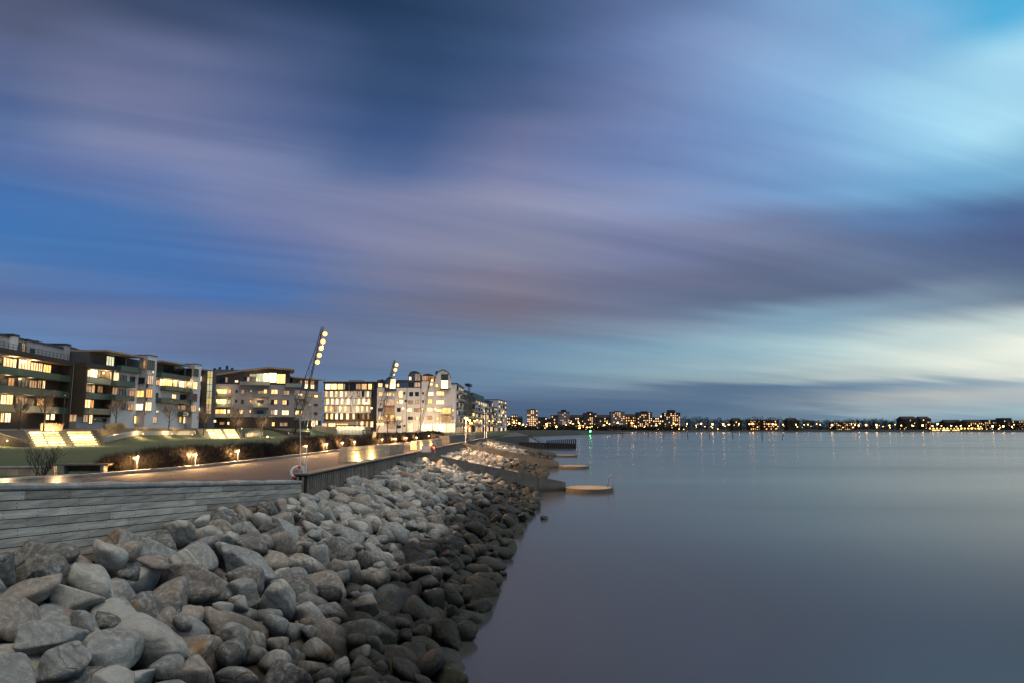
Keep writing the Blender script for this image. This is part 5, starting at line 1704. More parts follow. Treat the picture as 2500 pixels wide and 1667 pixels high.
for r, st in (((1948, 728, 2005, 768), 'L'), ((2086, 742, 2130, 770), 'M'), ((2166, 748, 2214, 776), 'B'), ((2086, 868, 2126, 888), 'M'), ((2166, 870, 2212, 892), 'D'), ((2166, 985, 2206, 1015), 'D'), ((1905, 960, 1955, 1010), 'L'), ((1980, 960, 2000, 1020), 'L'), ((2105, 985, 2125, 1010), 'M')): fe.win(*r, st)
for r in ((1872, 755, 2000, 798), (2010, 788, 2090, 825), (1868, 888, 1998, 930), (1862, 1020, 1990, 1058)): fe.balcony(*r, 1.4, M_BALC2)
for r in ((2125, 1095, 2145, 1170), (2150, 1095, 2175, 1175), (2185, 1095, 2210, 1180)): fe.off(-0.1).win(*r, 'B')

# ---- G: white panelled block with slim upright windows
G0, G1 = plan(789, 277), plan(917.5, 277)
rt = block('apartment_block', (G0 + G1) / 2, 3.2, 'white panelled block with rows of slim lit upright windows')
fg = Facade(rt, G0, G1, Z3)
zc = lambda y: fg.sz(500, y)[1]
fg.box('wall', M_REND, 0, fg.L - 2.2, zc(938), zc(630), -14, 0)
fg.box('timber_floor', M_OAK, 0.05, fg.L - 2.2, zc(1045), zc(941), -14, -0.05)
fg.box('ground_floor', mat('stone_base', (0.27, 0.24, 0.20), 0.8, 0.2), 0.1, fg.L - 2.0, 3.0, zc(1049), -14, -0.2)
fg.box('dark_pier', M_DARK, fg.L - 2.15, fg.L + 0.4, 3.0, zc(520), -14, -0.3)
fg.box('top_floor', M_OAK, 0.2, fg.L - 2.4, zc(626), zc(528), -14, -0.8)
fg.box('roof', M_DARK, -0.6, fg.L + 0.2, zc(525), zc(505), -14.3, 0.25)
fg.box('plant_room', M_REND2, fg.sz(470, 480)[0], fg.sz(660, 480)[0], zc(505), zc(470), -10, -5)
for y in (630, 735, 835, 939, 1046):
    fg.box('floor_band', M_FRD, -0.05, fg.L - 2.15, zc(y + 2), zc(y - 2), 0.004, 0.12)
for x in (180, 520, 855):
    s = fg.sz(x, 570)[0]; fg.box('column', M_OAK, s - 0.25, s + 0.25, zc(625), zc(528), -0.78, 0.0)
tg = fg.off(-0.8)
for x0, x1, st in ((195, 262, 'B'), (275, 345, 'B'), (360, 432, 'B'), (440, 460, 'M'), (466, 505, 'D'), (536, 605, 'D'), (612, 675, 'M'), (690, 760, 'L'), (780, 840, 'L')): tg.win(x0, 538, x1, 612, st)
for y0, y1, ws in ((638, 714, ((192, 225, 'L'), (256, 292, 'B'), (326, 357, 'L'), (393, 428, 'B'), (458, 488, 'L'), (541, 568, 'D'), (626, 655, 'D'), (693, 720, 'D'), (759, 788, 'D'), (826, 854, 'D'))),
                   (740, 816, ((205, 238, 'B'), (272, 303, 'B'), (336, 368, 'B'), (403, 437, 'L'), (486, 520, 'B'), (570, 600, 'G'), (634, 667, 'B'), (701, 735, 'B'), (769, 802, 'L'))),
                   (842, 916, ((186, 218, 'B'), (251, 287, 'B'), (316, 348, 'M'), (381, 410, 'B'), (449, 480, 'L'), (534, 556, 'D'), (614, 645, 'B'), (683, 713, 'L'), (749, 780, 'L'))),
                   (944, 1020, ((200, 230, 'L'), (262, 298, 'B'), (330, 362, 'B'), (398, 430, 'B'), (479, 512, 'B'), (564, 592, 'G'), (631, 657, 'D'), (698, 724, 'D'), (766, 792, 'D'))),
                   (1052, 1128, ((611, 640, 'M'), (676, 710, 'B'), (746, 775, 'L'), (811, 845, 'L')))):
    for x0, x1, st in ws: fg.win(x0, y0, x1, y1, st, bars=0)
fg.win(236, 1078, 330, 1120, 'B'); fg.win(150, 1078, 210, 1132, 'L'); fg.win(345, 1080, 500, 1100, 'L')
for r in ((95, 745, 180, 775), (95, 865, 180, 895), (95, 985, 180, 1012)): fg.balcony(*r, 1.2, M_BALC2)
lamp('facade_fill', fg.w(fg.L * 0.45, 10.5, 9), 3200, WARM, 0.4, rt)  # added fill hanging free before the block, brightens its front

# ---- H: white block with blue barrel roofs and a corner tower
H0, H1 = plan(918.5, 257.5), plan(1112, 261)
rt = block('apartment_block', (H0 + H1) / 2, 3.2, 'large white block with blue barrel roofs and a tall corner tower')
fh = Facade(rt, H0, H1, Z3)
zc = lambda y, x=1400: fh.sz(x, y)[1]
S = lambda x: fh.sz(x, 800)[0]
fh.box('wall', M_REND, 0, fh.L, 3.0, zc(592), -14, 0)
fh.box('blue_floor', M_BLUE, 0.3, S(1500), zc(590), zc(500), -13, -0.6)
fh.box('upper_wall', M_REND, S(1503), S(1690), zc(590), zc(500), -13, -0.004)
def barrel(name, m, x0, x1, ytop, ybase, o0, o1, skew=0.35):
    s0, s1 = S(x0), S(x1); zb, zt_ = zc(ybase), zc(ytop)
    prof = []
    for k in range(9):
        t = k / 8.0
        prof.append((s0 + (s1 - s0) * t, zb + (zt_ - zb) * (math.sin(math.pi * min(1, max(0, t ** (1 - skew * 0.4)))) ** 0.6 * 0.45 + 0.55)))
    mb = MB(); strip(fh, mb, prof, 0, o0, o1, zb); mb.build(name, m, rt)
    mb = MB(); strip(fh, mb, [(s, z + 0.22) for s, z in prof], 0.2, o0 - 0.1, o1 + 0.35); mb.build('roof', M_DARK, rt)
barrel('barrel_bay', M_BLUE, 998, 1160, 452, 640, -10, 0.5)
barrel('barrel_storey', M_BLUE, 1318, 1500, 368, 500, -10, -0.5)
barrel('barrel_storey', M_OAK, 1502, 1690, 400, 500, -10, -1.5)
barrel('corner_tower', M_REND, 1690, 1908, 345, 600, -9, 0.6, 0.2)
fh.box('flat_roof', M_DARK, S(890), S(1000), zc(500), zc(488), -13, -0.3)
fh.box('flat_roof', M_DARK, S(1162), S(1318), zc(500), zc(484), -13, -0.3)
mb = MB()
for x, y in ((945, 465), (1590, 392), (1712, 345)):
    fh.add(mb, S(x) - 0.5, S(x) + 0.5, zc(y) - 1.5, zc(y), -6, -5)
mb.build('chimneys', M_DARK, rt)['kind'] = 'stuff'
for x in (1305, 1497): fh.box('drain_pipe', M_FRD, S(x) - 0.08, S(x) + 0.08, 3.2, zc(592), 0.004, 0.12)
hb = fh.off(0.52); bl = fh.off(-0.59); tw = fh.off(0.62); us = fh.off(-0.48)
hb.win(1075, 472, 1150, 602, 'B', bars=3); hb.win(1015, 545, 1048, 585, 'B')
bl.win(915, 530, 970, 580, 'B'); bl.win(1172, 537, 1200, 575, 'B'); bl.win(1330, 520, 1400, 580, 'D'); bl.win(1412, 520, 1488, 580, 'D')
us.win(1338, 440, 1368, 485, 'B'); us.win(1418, 400, 1488, 492, 'M'); fh.off(-1.45).win(1515, 430, 1600, 492, 'M'); fh.off(-1.45).win(1610, 430, 1680, 492, 'E')
tw.win(1776, 408, 1868, 478, 'E', bars=3); tw.win(1702, 540, 1730, 580, 'B')
for r, st in (((922, 650, 972, 704), 'D'), ((1030, 654, 1095, 700), 'L'), ((1113, 666, 1138, 698), 'L'), ((1191, 632, 1250, 728), 'L'), ((1262, 652, 1281, 678), 'D'), ((1341, 650, 1390, 704), 'D'), ((1421, 650, 1468, 704), 'D'),
              ((1518, 652, 1538, 678), 'D'), ((1600, 648, 1668, 700), 'B'), ((1713, 640, 1815, 696), 'L'), ((921, 767, 980, 808), 'M'), ((1166, 777, 1192, 807), 'L'), ((1204, 757, 1254, 811), 'B'), ((1281, 757, 1298, 784), 'D'),
              ((1326, 767, 1388, 810), 'M'), ((1423, 760, 1470, 810), 'M'), ((1516, 764, 1535, 788), 'D'), ((1597, 748, 1650, 806), 'B'), ((1709, 764, 1815, 815), 'B'), ((913, 870, 975, 914), 'D'), ((1173, 867, 1219, 919), 'D'),
              ((1326, 867, 1375, 920), 'B'), ((1406, 872, 1475, 920), 'M'), ((1509, 869, 1529, 895), 'L'), ((1587, 868, 1655, 914), 'B'), ((1690, 882, 1745, 920), 'B'), ((911, 980, 978, 1027), 'L'), ((1166, 984, 1229, 1027), 'L'),
              ((1323, 987, 1387, 1027), 'D'), ((1406, 987, 1434, 1027), 'M'), ((1437, 987, 1468, 1027), 'B'), ((1509, 983, 1528, 1006), 'L'), ((1589, 978, 1650, 1024), 'M'), ((1713, 987, 1741, 1027), 'L'), ((1895, 557, 1914, 590), 'L'),
              ((1925, 880, 1948, 918), 'L'), ((1930, 985, 1950, 1025), 'M'), ((886, 1072, 990, 1104), 'B'), ((1046, 1077, 1140, 1146), 'M'), ((1166, 1107, 1224, 1143), 'D'), ((1316, 1074, 1394, 1194), 'B'),
              ((1507, 1082, 1655, 1192), 'B'), ((1672, 1082, 1835, 1196), 'B'), ((1852, 1082, 1963, 1192), 'B'), ((1262, 1100, 1282, 1120), 'D')): fh.win(*r, st)
def glass_bay(x0, x1, y0, y1, st, under):
    s0, s1, z0, z1 = fh.rect(x0, y0, x1, y1)
    fh.box('glazed_bay', M_FRL, s0, s1, z0 - 0.25, z1 + 0.2, 0.004, 1.25)
    fh.off(1.26).win_sz(s0 + 0.15, s1 - 0.15, z0, z1, st, bars=4, fr=M_FRL)
    fh.box('bay_floor', under, s0 - 0.2, s1 + 0.2, z0 - 0.55, z0 - 0.255, 0.004, 1.6)
M_ORANGE = mat('orange_panel', (0.40, 0.13, 0.04), 0.6, 0.1); M_YEL = mat('yellow_panel', (0.42, 0.30, 0.05), 0.6, 0.1)
glass_bay(1005, 1140, 750, 832, 'M', M_ORANGE); glass_bay(1002, 1140, 866, 938, 'D', M_YEL); glass_bay(1005, 1138, 968, 1046, 'L', M_FRL)
glass_bay(1768, 1872, 494, 602, 'B', M_BLUE); glass_bay(1776, 1910, 866, 944, 'B', M_YEL); glass_bay(1776, 1908, 976, 1052, 'E', M_FRL)
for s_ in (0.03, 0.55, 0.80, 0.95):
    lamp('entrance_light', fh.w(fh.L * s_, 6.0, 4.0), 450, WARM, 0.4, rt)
for s_ in (0.2, 0.5, 0.75): lamp('facade_fill', fh.w(fh.L * s_, 9.5, 11), 1700, WARM, 0.4, rt)  # extra unseen fill out in the air, to brighten the white wall

# ---- I..M: the seafront row running away to the right
def row_block(px0, d0, px1, d1, ztop, m, label, cols, rows, seed, litp, zb=3.2, balc=0.0, roof=None, name='apartment_block', setback=None):
    a, b = plan(px0, d0), plan(px1, d1)
    rt = block(name, (a + b) / 2, zb, label)
    f = Facade(rt, a, b)
    f.box('wall', m, 0, f.L, zb - 0.2, ztop, -12, 0)
    f.box('roof', roof or M_DARK, -0.2, f.L + 0.2, ztop + 0.003, ztop + 0.35, -12.2, 0.3)
    rs = random.Random(seed)
    fh_ = (ztop - zb) / rows
    for r in range(rows):
        for c in range(cols):
            s = f.L * (c + 0.5) / cols; w_ = f.L / cols * rs.uniform(0.22, 0.34)
            z0 = zb + fh_ * r + fh_ * (0.28 if r else 0.1); z1 = zb + fh_ * (r + 1) - fh_ * 0.2
            st = rs.choice('LLB' if r else 'BBL') if rs.random() < (litp if r else 0.8) else rs.choice('DE')
            f.win_sz(s - w_, s + w_, z0, z1, st)
            if balc and r and rs.random() < balc:
                f.balcony_sz(s - f.L / cols * 0.42, s + f.L / cols * 0.42, zb + fh_ * r + 0.1, 1.4, M_BALC2, 0.95)
    # seaward gable seen end-on
    if setback:
        f.box('top_storey', roof or M_CHAR, f.L * 0.1, f.L * 0.9, ztop + 0.36, ztop + setback, -11, -2)
    return rt, f
row_block(1113.5, 263, 1131, 294, 22.3, M_REND, 'white end wing with stacked balconies right of the corner tower', 4, 6, 3, 0.35, balc=0.6)
rt, f = row_block(1131.5, 296, 1160, 326, 19.5, M_OAK, 'brown timber block between the white seafront blocks', 3, 5, 4, 0.25, balc=0.3, setback=3.0)
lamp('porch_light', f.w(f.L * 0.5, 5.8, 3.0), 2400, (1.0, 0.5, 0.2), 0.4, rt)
rt, f = row_block(1160.5, 330, 1193, 385, 19.0, M_REND, 'white seafront block with green curved roof and a roof lookout', 6, 5, 5, 0.55, balc=0.5, setback=3.6, roof=mat('green_roof', (0.06, 0.10, 0.09), 0.6, 0.2))
mb = MB()
for s_ in (f.L * 0.06, f.L * 0.16): f.add(mb, s_ - 0.12, s_ + 0.12, 22.6, 25.8, -4.2, -3.9)
f.add(mb, f.L * 0.03, f.L * 0.2, 25.8, 26.9, -5.5, -3.2)
mb.build('lookout', M_DARK, rt)
row_block(1193.5, 390, 1203, 405, 20.5, M_ZINC, 'dark zinc clad seafront house behind the white row', 3, 5, 6, 0.4)
row_block(1198, 400, 1214, 430, 17.8, M_REND, 'low white seafront house with stepped balconies', 4, 5, 7, 0.5, balc=0.6)
row_block(1216, 436, 1236.5, 470, 23.2, M_REND, 'tall pale house with green glazed corner at the end of the seafront row', 4, 7, 8, 0.45, balc=0.2, roof=M_BALC)

# ------------------------------------------------------------------ pavilion, hedge and things before the blocks
P0, P1 = plan(822, 184), plan(890, 185)
rt = empty('white_pavilion', ((P0.x + P1.x) / 2, 184.5, 3.3), label='low white pavilion lit by a row of downlights', cat='pavilion')
fp = Facade(rt, P0, P1)
fp.box('wall', M_REND, 0, fp.L, 3.2, 5.9, -4, 0)
fp.box('roof', M_DARK, -0.3, fp.L + 0.3, 5.905, 6.15, -4.3, 0.9)
for k in range(8): fp.box('wall_rib', M_FRL, fp.L * (k + 0.5) / 8 - 0.06, fp.L * (k + 0.5) / 8 + 0.06, 3.3, 5.88, 0.004, 0.08)
for k in range(6):
    s = fp.L * (k + 0.4) / 6
    c = fp.w(s, 5.72, 0.55)
    MB().box(c, (0.28, 0.28, 0.14)).build('downlight', E_LAMP, rt)
    lamp('downlight_glow', c + Vector((0, -0.1, -0.2)), 55, (1.0, 0.78, 0.42), 0.1, rt)
p = plan(899, 180)
rt = empty('bicycle_shelter', (p.x, p.y, 3.3), label='dark slatted bicycle shelter right of the white pavilion', cat='shelter')
MB().box((0, 0, 1.5), (2.9, 1.5, 0.14)).build('roof', M_DARK, rt)
for k in range(2): MB().box(((-1.3, 1.3)[k], 0, 0.72), (0.12, 1.3, 1.42)).build('side_panel', M_DARK, rt)
for k in range(5): MB().box((-0.95 + 0.48 * k, 0.3, 0.6), (0.10, 0.08, 1.1)).build('slat', M_OAK, rt)
# round steel garden arch in front of the wing
p = plan(750, 170)
rt = empty('garden_arch', (p.x, p.y, 4.7), label='tall curved steel garden arch in front of the small taupe wing', cat='sculpture')
for k, (w_, h_) in enumerate(((1.5, 6.4), (1.05, 4.8), (0.6, 3.4))):
    pts = [(-w_ + 2.4 * w_ * t + 0.25 * k, 0.2 * k, h_ * math.sin(math.pi * (0.06 + 0.9 * t) ** 0.8)) for t in [i / 12 for i in range(13)]]
    MB().tube(pts, 0.06, 6).build('rib', mat('pale_steel', (0.35, 0.37, 0.34), 0.5, 0.2), rt, True)
lamp('arch_light', (0.3, -0.6, 0.6), 420, (0.95, 0.85, 0.5), 0.2, rt)
MB().ball((0.3, -0.6, 0.4), 0.12).build('arch_lamp', E_LAMP, rt, True)
# festoon square lights are the row lamps above; benches near the far end of the promenade
for i, (px, py) in enumerate(((1062, 1071), (1069, 1071))):
    p = at(px, py + 2, ZP)
    rt = empty('park_bench', p, 0.2, label=('left' if i == 0 else 'right') + ' dark bench by the farthest bollard lamps', cat='bench', group='benches by the far bollards')
    MB().box((0, 0, 0.45), (1.3, 0.45, 0.06)).build('seat', M_DARK, rt)
    MB().box((0, 0.22, 0.75), (1.3, 0.05, 0.42)).build('backrest', M_DARK, rt)
    for s in (-0.5, 0.5): MB().box((s, 0, 0.21), (0.06, 0.4, 0.42)).build('leg', M_DARK, rt)

# ------------------------------------------------------------------ pier, stairs and spit in the middle distance
M_PIER = mat('dark_pier_timber', (0.040, 0.036, 0.031), 0.85, 0.3, 1.0)
pz = at(1404, 1093, 0)
PY = pz.y
rt = empty('post_pier', (pz.x, PY, 0), label='dark timber pier with a row of upright posts beyond the sea walls', cat='pier')
x0 = plan(1212, PY).x; x1 = pz.x
MB().prism([(x0 - pz.x, -1.0), (0, -1.0), (0.3, 0.5), (0, 3.0), (x0 - pz.x, 3.0)], -1.0, [1.9, 1.15, 1.15, 1.15, 1.9]).build('body', M_PIER, rt)
me0 = MB().tube([(0, 0, -1.5), (0, 0, 1.0)], [0.2, 0.17], 8).mesh('post', M_PIER)
for i in range(15):
    X = plan(1335 + 4.9 * i, PY).x - pz.x
    link('post', me0, rt, (X, -1.12, atd(1370, 1073.5 - 0.25 * i, PY).z - 1.0))
mb = MB()
for i in range(22): mb.box((x0 - pz.x + 0.4 + i * (-(x0 - pz.x) - 0.6) / 22, -1.06, 0.2), (0.16, 0.1, 1.5))
mb.build('fender_boards', M_CAP, rt)['kind'] = 'stuff'
sp = plan(1292, 205)
rt = empty('quay_stairs', (sp.x, sp.y, 0), label='dark open stairs stepping down from the quay to the water', cat='stairs')
for i in range(9):
    MB().box((0.52 * i, 0, 3.3 - 0.32 * i), (0.62, 1.8, 0.12)).build('step', M_PIER, rt)
for s in (-0.85, 0.85):
    MB().tube([(-0.2, s, 3.1), (4.6, s, 0.15)], 0.10, 6).build('stringer', M_PIER, rt)
    MB().tube([(-0.2, s, 4.2), (4.6, s, 1.3)], 0.04, 6).build('hand_rail', M_PIER, rt)
# quay behind the third groyne: a raised terrace with a dark face
mb = MB()
qa, qb = plan(1186, 150), plan(1292, 200)
mb.prism([(qa.x, qa.y), (qb.x, qb.y), (qb.x - 3, 330), (-14, 330), (qa.x - 6, 155)], -1.5, 3.25)
tag(mb.build('quay', mat('quay_concrete', (0.085, 0.08, 0.072), 0.9, 0.3, 1.0)), kind='structure')
def mound(name, pts, h, m, seed, rough=0.25, kind='structure'):
    """a long low bank: a spine of plan points with half widths"""
    rs = random.Random(seed)
    V, FA = [], []
    nc = 9
    for i, (x, y, w, hh) in enumerate(pts):
        a = Vector(pts[max(0, i - 1)][:2]); b = Vector(pts[min(len(pts) - 1, i + 1)][:2])
        d = (b - a).normalized(); n = Vector((d.y, -d.x))
        for k in range(nc):
            t = -1 + 2 * k / (nc - 1)
            z = -0.8 + (hh + 0.8) * (1 - abs(t) ** 2.2) + rs.uniform(-rough, rough) * (1 - abs(t))
            V.append((x + n.x * w * t, y + n.y * w * t, z))
    for i in range(len(pts) - 1):
        for k in range(nc - 1): FA.append((i * nc + k, i * nc + k + 1, (i + 1) * nc + k + 1, (i + 1) * nc + k))
    me = bpy.data.meshes.new(name); me.from_pydata(V, [], FA); me.materials.append(m)
    me.polygons.foreach_set('use_smooth', [True] * len(me.polygons))
    return tag(link(name, me), kind=kind)
M_SPIT = mat('spit_grass', (0.035, 0.038, 0.022), 0.9, 0.4, 0.3, 0.8, 2.0)
pts = []
for i in range(24):
    t = i / 23.0
    px = 1215 + 318 * t; dep = 420 + 230 * t ** 1.3
    p = plan(px, dep)
    hh = np.interp(t, [0, 0.2, 0.6, 0.9, 1], [3.6, 3.9, 3.6, 1.6, 0.05])
    pts.append((p.x, p.y, 12 - 6 * t, float(hh)))
mound('spit', pts, 3, M_SPIT, 4)
gp = plan(1438, 545)
rt = empty('harbour_beacon', (gp.x, gp.y - 8, 0.3), label='small post with the green harbour light at the end of the spit', cat='beacon')
zg = atd(1438, 1051.5, gp.y - 8).z
MB().tube([(0, 0, -0.5), (0, 0, zg - 0.75)], 0.14, 8).build('post', M_DARK, rt)
MB().ball((0, 0, zg - 0.3), 0.62, n=12, k=8).build('green_light', emit('green_lamp', (0.03, 1.0, 0.16), 40.0), rt, True)
lamp('beacon_light', (0, -1.0, zg - 0.3), 120, (0.05, 1.0, 0.2), 0.5, rt)
for i, (px, top, bot, lean) in enumerate([(1520, 1055, 1066, 0.0), (1583, 1053, 1066, -0.02), (1621, 1056, 1067, 0.0), (1680, 1055, 1070, 0.1), (1733, 1058, 1070, 0.05), (1790, 1058, 1069, 0.12), (1861, 1058, 1073, 0.0), (1910, 1060, 1072, -0.25)]):
    p = at(px, bot, 0)
    h_ = (bot - top) * p.y / F
    rt = empty('mooring_pole', (p.x, p.y, 0), label=f'{ORD[i]} slim dark pole from the left standing in the bay', cat='pole', group='slim poles standing in the bay')
    MB().tube([(lean * 1.0, 0, -1.5), (-lean * h_, 0, h_)], 0.16, 6).build('pole', M_DARK, rt)
    MB().tube([(-lean * h_, 0, h_ - 0.02), (-lean * h_ * 1.02, 0, h_ + 0.12)], [0.18, 0.10], 6).build('pole_cap', M_DARK, rt)
# loose stones standing in the shallows
for i, (px, py, a, b, h_, lab) in enumerate(((1293, 1243, 0.95, 0.55, 0.34, 'flat boulder standing in the shallows nearest the round deck'), (1329, 1266, 0.42, 0.3, 0.16, 'small flat stone alone in the water'), (1228, 1403, 0.26, 0.2, 0.13, 'smallest stone alone in the water, nearest the camera'))):
    p = at(px, py, 0)
    o = link('boulder', ROCK_HI[3 + i], None, (p.x, p.y, 0.04), (0.1, 0.05, i), (a, b, h_))
    tag(o, lab, 'boulder')

# ------------------------------------------------------------------ far shore
FAR = 1000.0
M_SHORE = mat('shore_ground', (0.030, 0.030, 0.022), 0.9, 0.3, 0.05)
V, FA = [], []
for i in range(41):
    px = 1100 + 1600 * i / 40.0
    dep = 930 if px < 1900 else 930 - 60 * min(1, (px - 1900) / 300)
    for k, (dd, z) in enumerate(((0, -0.5), (6, 1.2), (40, 1.6), (160, 2.6), (900, 6.0))):
        p = plan(px, dep + dd); V.append((p.x, p.y, z))
for i in range(40):
    for k in range(4): FA.append((i * 5 + k, (i + 1) * 5 + k, (i + 1) * 5 + k + 1, i * 5 + k + 1))
me = bpy.data.meshes.new('far_shore'); me.from_pydata(V, [], FA); me.materials.append(M_SHORE)
tag(link('far_shore', me), kind='structure')

# wooded background: crowns of many small leaf clumps, one mass
M_WOOD = mat('dark_foliage', (0.022, 0.022, 0.016), 0.95, 0.4, 0.2)
def crown_clumps(mb, c, rx, rz, n, rs):
    for _ in range(n):
        a, b = rs.uniform(0, 6.283), math.acos(rs.uniform(-0.95, 1))
        r = rs.uniform(0.55, 1.0)
        p = Vector((c[0] + rx * r * math.sin(b) * math.cos(a), c[1] + rx * r * math.sin(b) * math.sin(a) * 0.6, c[2] + rz * r * math.cos(b)))
        s = rs.uniform(0.35, 0.95)
        bb = len(mb.v)
        for _k in range(4): mb.v.append(tuple(p + Vector((rs.uniform(-s, s), rs.uniform(-s, s), rs.uniform(-s, s)))))
        mb.f.extend([(bb, bb + 1, bb + 2), (bb, bb + 2, bb + 3), (bb, bb + 1, bb + 3)]); mb.m.extend([0, 0, 0])
rs = random.Random(9)
mb = MB()
px = 1232.0
while px < 2560:
    dep = rs.uniform(944, 962) if px < 1665 else rs.uniform(944, 1050)
    if px < 1665: h_ = rs.uniform(4.5, 8.5)
    else: h_ = float(np.interp(px, [1665, 1690, 1800, 1860, 1950, 2040, 2120, 2200, 2300, 2400, 2500], [20, 21, 17, 20, 16, 15, 17, 16, 13, 12, 12])) * rs.uniform(0.8, 1.12)
    p = plan(px, dep); rx = rs.uniform(4.5, 8.5)
    crown_clumps(mb, (p.x, p.y, 1.8 + h_ * 0.5), rx, h_ * 0.52, 300, rs)
    mb.tube([(p.x, p.y, 1.5), (p.x, p.y, 2.5 + h_ * 0.6)], [0.5, 0.25], 5)
    px += rs.uniform(4, 9)
tag(mb.build('wood', M_WOOD), 'dark belt of trees along the far shore', 'wood', kind='stuff')

FW_L = emit('far_window', (1.0, 0.56, 0.19), 2.6, 0.5, 0.3)
M_TOW = mat('tower_render', (0.26, 0.25, 0.25), 0.85, 0.2, 0.1); M_TOW2 = mat('tower_brick', (0.075, 0.060, 0.050), 0.85, 0.2, 0.1)
M_HOUSE = mat('far_house_wall', (0.06, 0.050, 0.042), 0.85, 0.3, 0.05); M_HROOF = mat('far_house_roof', (0.030, 0.024, 0.022), 0.9, 0.3, 0.1)
def far_block(name, px0, px1, ytop, dep, m, label, floors, cols, litp, seed, group, bright=None, cap=0.0, gable=False, ybot=1049):
    a, b = plan(px0, dep), plan(px1, dep)
    zb = 1.8; ztop = atd(px0, ytop, dep).z
    rt = empty(name, ((a.x + b.x) / 2, dep, zb), label=label, cat='building', group=group)
    f = Facade(rt, a, b)
    D = 16
    f.box('wall', m, 0, f.L, zb - 0.5, ztop, -D, 0)
    if gable:
        mb = MB(); h_ = min(4.0, (ztop - zb) * 0.35)
        vs = [f.w(-0.4, ztop, 0.5), f.w(f.L + 0.4, ztop, 0.5), f.w(f.L + 0.4, ztop, -D - 0.5), f.w(-0.4, ztop, -D - 0.5), f.w(1.0, ztop + h_, -D / 2), f.w(f.L - 1.0, ztop + h_, -D / 2)]
        mb.add(vs, [(0, 1, 5, 4), (2, 3, 4, 5), (1, 2, 5), (3, 0, 4), (3, 2, 1, 0)]); mb.build('roof', M_HROOF, rt)
    else:
        f.box('roof', M_HROOF, -0.3, f.L + 0.3, ztop + 0.01, ztop + 0.5, -D - 0.3, 0.3)
        if cap: f.box('plant_room', M_HROOF, f.L * 0.3, f.L * 0.72, ztop + 0.51, ztop + cap, -D * 0.7, -D * 0.25)
    rs = random.Random(seed)
    lit, drk = MB(), MB()
    fh_ = (ztop - zb) / floors
    for r in range(floors):
        for c in range(cols):
            s = f.L * (c + 0.5) / cols; w_ = f.L / cols * 0.21
            pr = litp * 1.35
            if bright and bright[0] <= (c + 0.5) / cols <= bright[1]: pr = 0.7
            t_ = lit if rs.random() < pr else drk
            f.add(t_, s - w_, s + w_, zb + fh_ * (r + 0.35), zb + fh_ * (r + 0.75), 0.02, 0.12)
    if lit.v: lit.build('lit_windows', FW_L, rt)['kind'] = 'stuff'
    if drk.v: drk.build('dark_windows', M_GLASSD, rt)['kind'] = 'stuff'
    return rt
GT = 'tower blocks across the bay'
far_block('tower_block', 1287, 1313, 1000, 960, M_TOW, 'leftmost tower block across the bay with bright window columns', 10, 6, 0.35, 1, GT, (0.3, 0.8), 1.5)
far_block('tower_block', 1363, 1391, 1005, 975, M_TOW, 'second tower block from the left across the bay, dark rounded top', 10, 6, 0.15, 2, GT, (0.35, 0.6), 3.5)
far_block('tower_block', 1426, 1457, 1008, 985, M_TOW2, 'third tower block from the left across the bay with few lit windows', 9, 7, 0.14, 3, GT, (0.5, 0.75), 2.5)
far_block('tower_block', 1492, 1526, 1005, 985, M_TOW, 'fourth tower block from the left across the bay', 10, 7, 0.22, 4, GT, (0.55, 0.8), 1.5)
far_block('tower_block', 1557, 1593, 1006, 995, M_TOW2, 'fifth tower block from the left across the bay', 10, 8, 0.22, 5, GT, (0.7, 0.95), 2.0)
far_block('tower_block', 1622, 1662, 1007, 995, M_TOW2, 'rightmost tower block across the bay with the brightest right half', 10, 8, 0.3, 6, GT, (0.55, 0.95), 4.5)
hs = [(1237, 1250, 1017, 4, 0.4, 0), (1248, 1264, 1012, 5, 0.8, 0), (1252, 1276, 1022, 4, 0.25, 1), (1314, 1336, 1018, 4, 0.25, 0), (1335, 1346, 1022, 4, 0.25, 0), (1346, 1362, 1013, 5, 0.12, 0), (1392, 1426, 1018, 5, 0.3, 1), (1458, 1491, 1018, 5, 0.3, 1),
      (1527, 1556, 1016, 5, 0.45, 1), (1594, 1621, 1018, 5, 0.4, 0), (1790, 1812, 1026, 3, 0.1, 1), (1832, 1862, 1025, 4, 0.5, 0), (1864, 1902, 1025, 4, 0.45, 0), (1925, 1950, 1026, 4, 0.1, 1), (2036, 2092, 1030, 4, 0.45, 0),
      (2205, 2242, 1022, 4, 0.1, 1), (2248, 2275, 1022, 5, 0.25, 1), (2310, 2352, 1030, 3, 0.3, 1), (2360, 2400, 1030, 3, 0.3, 1), (2405, 2460, 1024, 5, 0.4, 0), (2452, 2472, 1020, 6, 0.15, 0), (2462, 2520, 1026, 4, 0.5, 0)]
for i, (a, b, yt, fl, lp_, gb) in enumerate(hs):
    far_block('far_house', a, b, yt, 965 + (i * 37) % 60, M_HOUSE, f'{ORD[i]} low house from the left on the far shore', fl, max(3, int((b - a) / 5)), lp_, 40 + i, 'low houses on the far shore', gable=bool(gb))

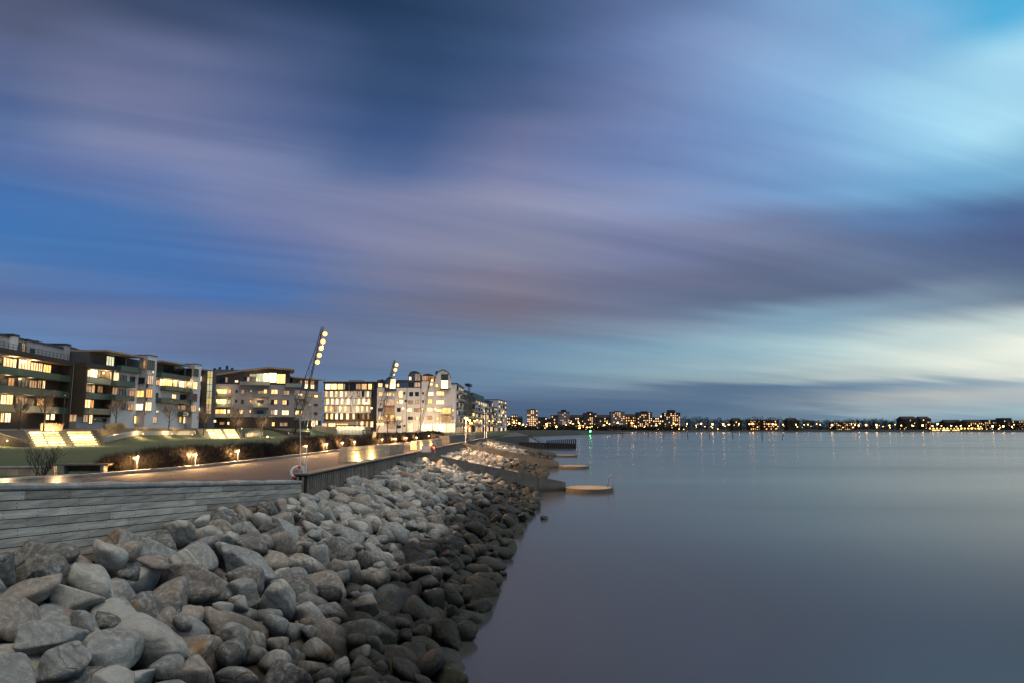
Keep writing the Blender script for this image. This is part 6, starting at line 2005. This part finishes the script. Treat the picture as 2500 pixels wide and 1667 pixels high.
# lamps along the far shore
E_FAR = emit('far_lamp', (1.0, 0.48, 0.12), 26.0)
pl = [(1243, 1034), (1255, 1031), (1268, 1033), (1277, 1036), (1334, 1035), (1335, 1040, 'y'), (1358, 1041, 'y'), (1393, 1032), (1413, 1032), (1482, 1032), (1488, 1035), (1508, 1032), (1543, 1032), (1611, 1033), (1615, 1016), (1645, 1033), (1678, 1034), (1712, 1034), (1740, 1035), (1766, 1035),
      (1700, 1038), (1805, 1034), (1830, 1035), (1838, 1034), (1877, 1035), (1887, 1035), (1912, 1036), (1944, 1036), (1964, 1036), (1973, 1036), (2003, 1036), (2032, 1037), (2088, 1037), (2097, 1038), (2115, 1037), (2140, 1037), (2172, 1038), (2201, 1038), (2227, 1038), (2253, 1038), (2277, 1039), (2299, 1039),
      (2323, 1039), (2346, 1039), (2367, 1039), (2389, 1039), (2424, 1040), (2450, 1040), (2471, 1041)]
mp_ = MB().tube([(0, 0, 0), (0, 0, 1)], 0.16, 5).mesh('post', M_DARK)
mg_ = MB().ball((0, 0, 0), 1.0, n=10, k=7).mesh('globe', E_FAR, True)
rs = random.Random(21)
pl.sort(key=lambda q: q[0])
for i, q in enumerate(pl):
    dep = 936 if q[0] < 1900 else 928
    z = atd(q[0], q[1], dep).z
    p = plan(q[0], dep)
    rt = empty('shore_lamp', (p.x, p.y, 1.4), label=f'{ORD[i]} warm street lamp from the left along the far shore', cat='lamp', group='street lamps along the far shore')
    link('post', mp_, rt, scale=(1, 1, z - 1.4))
    g = rs.choice([0.45, 0.6, 0.75, 1.0])
    link('globe', mg_, rt, (0, 0, z - 1.4 + 0.3), scale=(g, g, g))
# smaller porch and garden lights among the far houses
me_l = MB().ball((0, 0, 0), 0.42, n=8, k=5).mesh('globe', emit('porch_lamp', (1.0, 0.52, 0.15), 8.0), True)
for i, px in enumerate(sorted(rs.uniform(1240, 2498) for _ in range(98))):
    py = rs.uniform(1033, 1047)
    dep = 934 if px < 1900 else 926
    p = atd(px, py, dep)
    rt = empty('porch_lamp', (p.x, p.y, 1.4), label=f'{ORD[i]} tiny porch light from the left among the far shore houses', cat='lamp', group='tiny porch lights along the far shore')
    link('post', mp_, rt, scale=(0.5, 0.5, max(0.2, p.z - 1.4)))
    g = rs.choice([0.6, 0.8, 1.0, 1.5])
    link('globe', me_l, rt, (0, 0, max(0.3, p.z - 1.4)), scale=(g * rs.choice([1, 1, 2.4]), g, g))
# bright jetty restaurant strip at the right
p0, p1 = plan(2268, 880), plan(2404, 880)
rt = empty('lit_jetty', ((p0.x + p1.x) / 2, 880, 0), label='long brightly lit low bathing jetty across the bay at the right', cat='jetty')
f = Facade(rt, p0, p1)
f.box('deck', M_PIER, 0, f.L, 0.3, 1.0, -8, 0)
f.box('shed', M_HOUSE, f.L * 0.05, f.L * 0.62, 1.0, 3.6, -7, -3)
for k in range(16):
    s = f.L * (k + 0.5) / 16
    f.box('lamp_post', M_DARK, s - 0.1, s + 0.1, 1.0, 4.2, -1.5, -1.3)
    MB().ball(f.w(s, 4.5, -1.4), rs.choice([0.7, 1.0, 1.25])).build('globe', emit('jetty_lamp', (1.0, 0.56, 0.14), 3.2), rt, True)
for k in range(3):
    f.box('lit_front', emit('jetty_window', (1.0, 0.78, 0.3), 2.2, 0.4, 0.5), f.L * (0.08 + 0.18 * k), f.L * (0.22 + 0.18 * k), 1.4, 3.0, -2.98, -2.9)
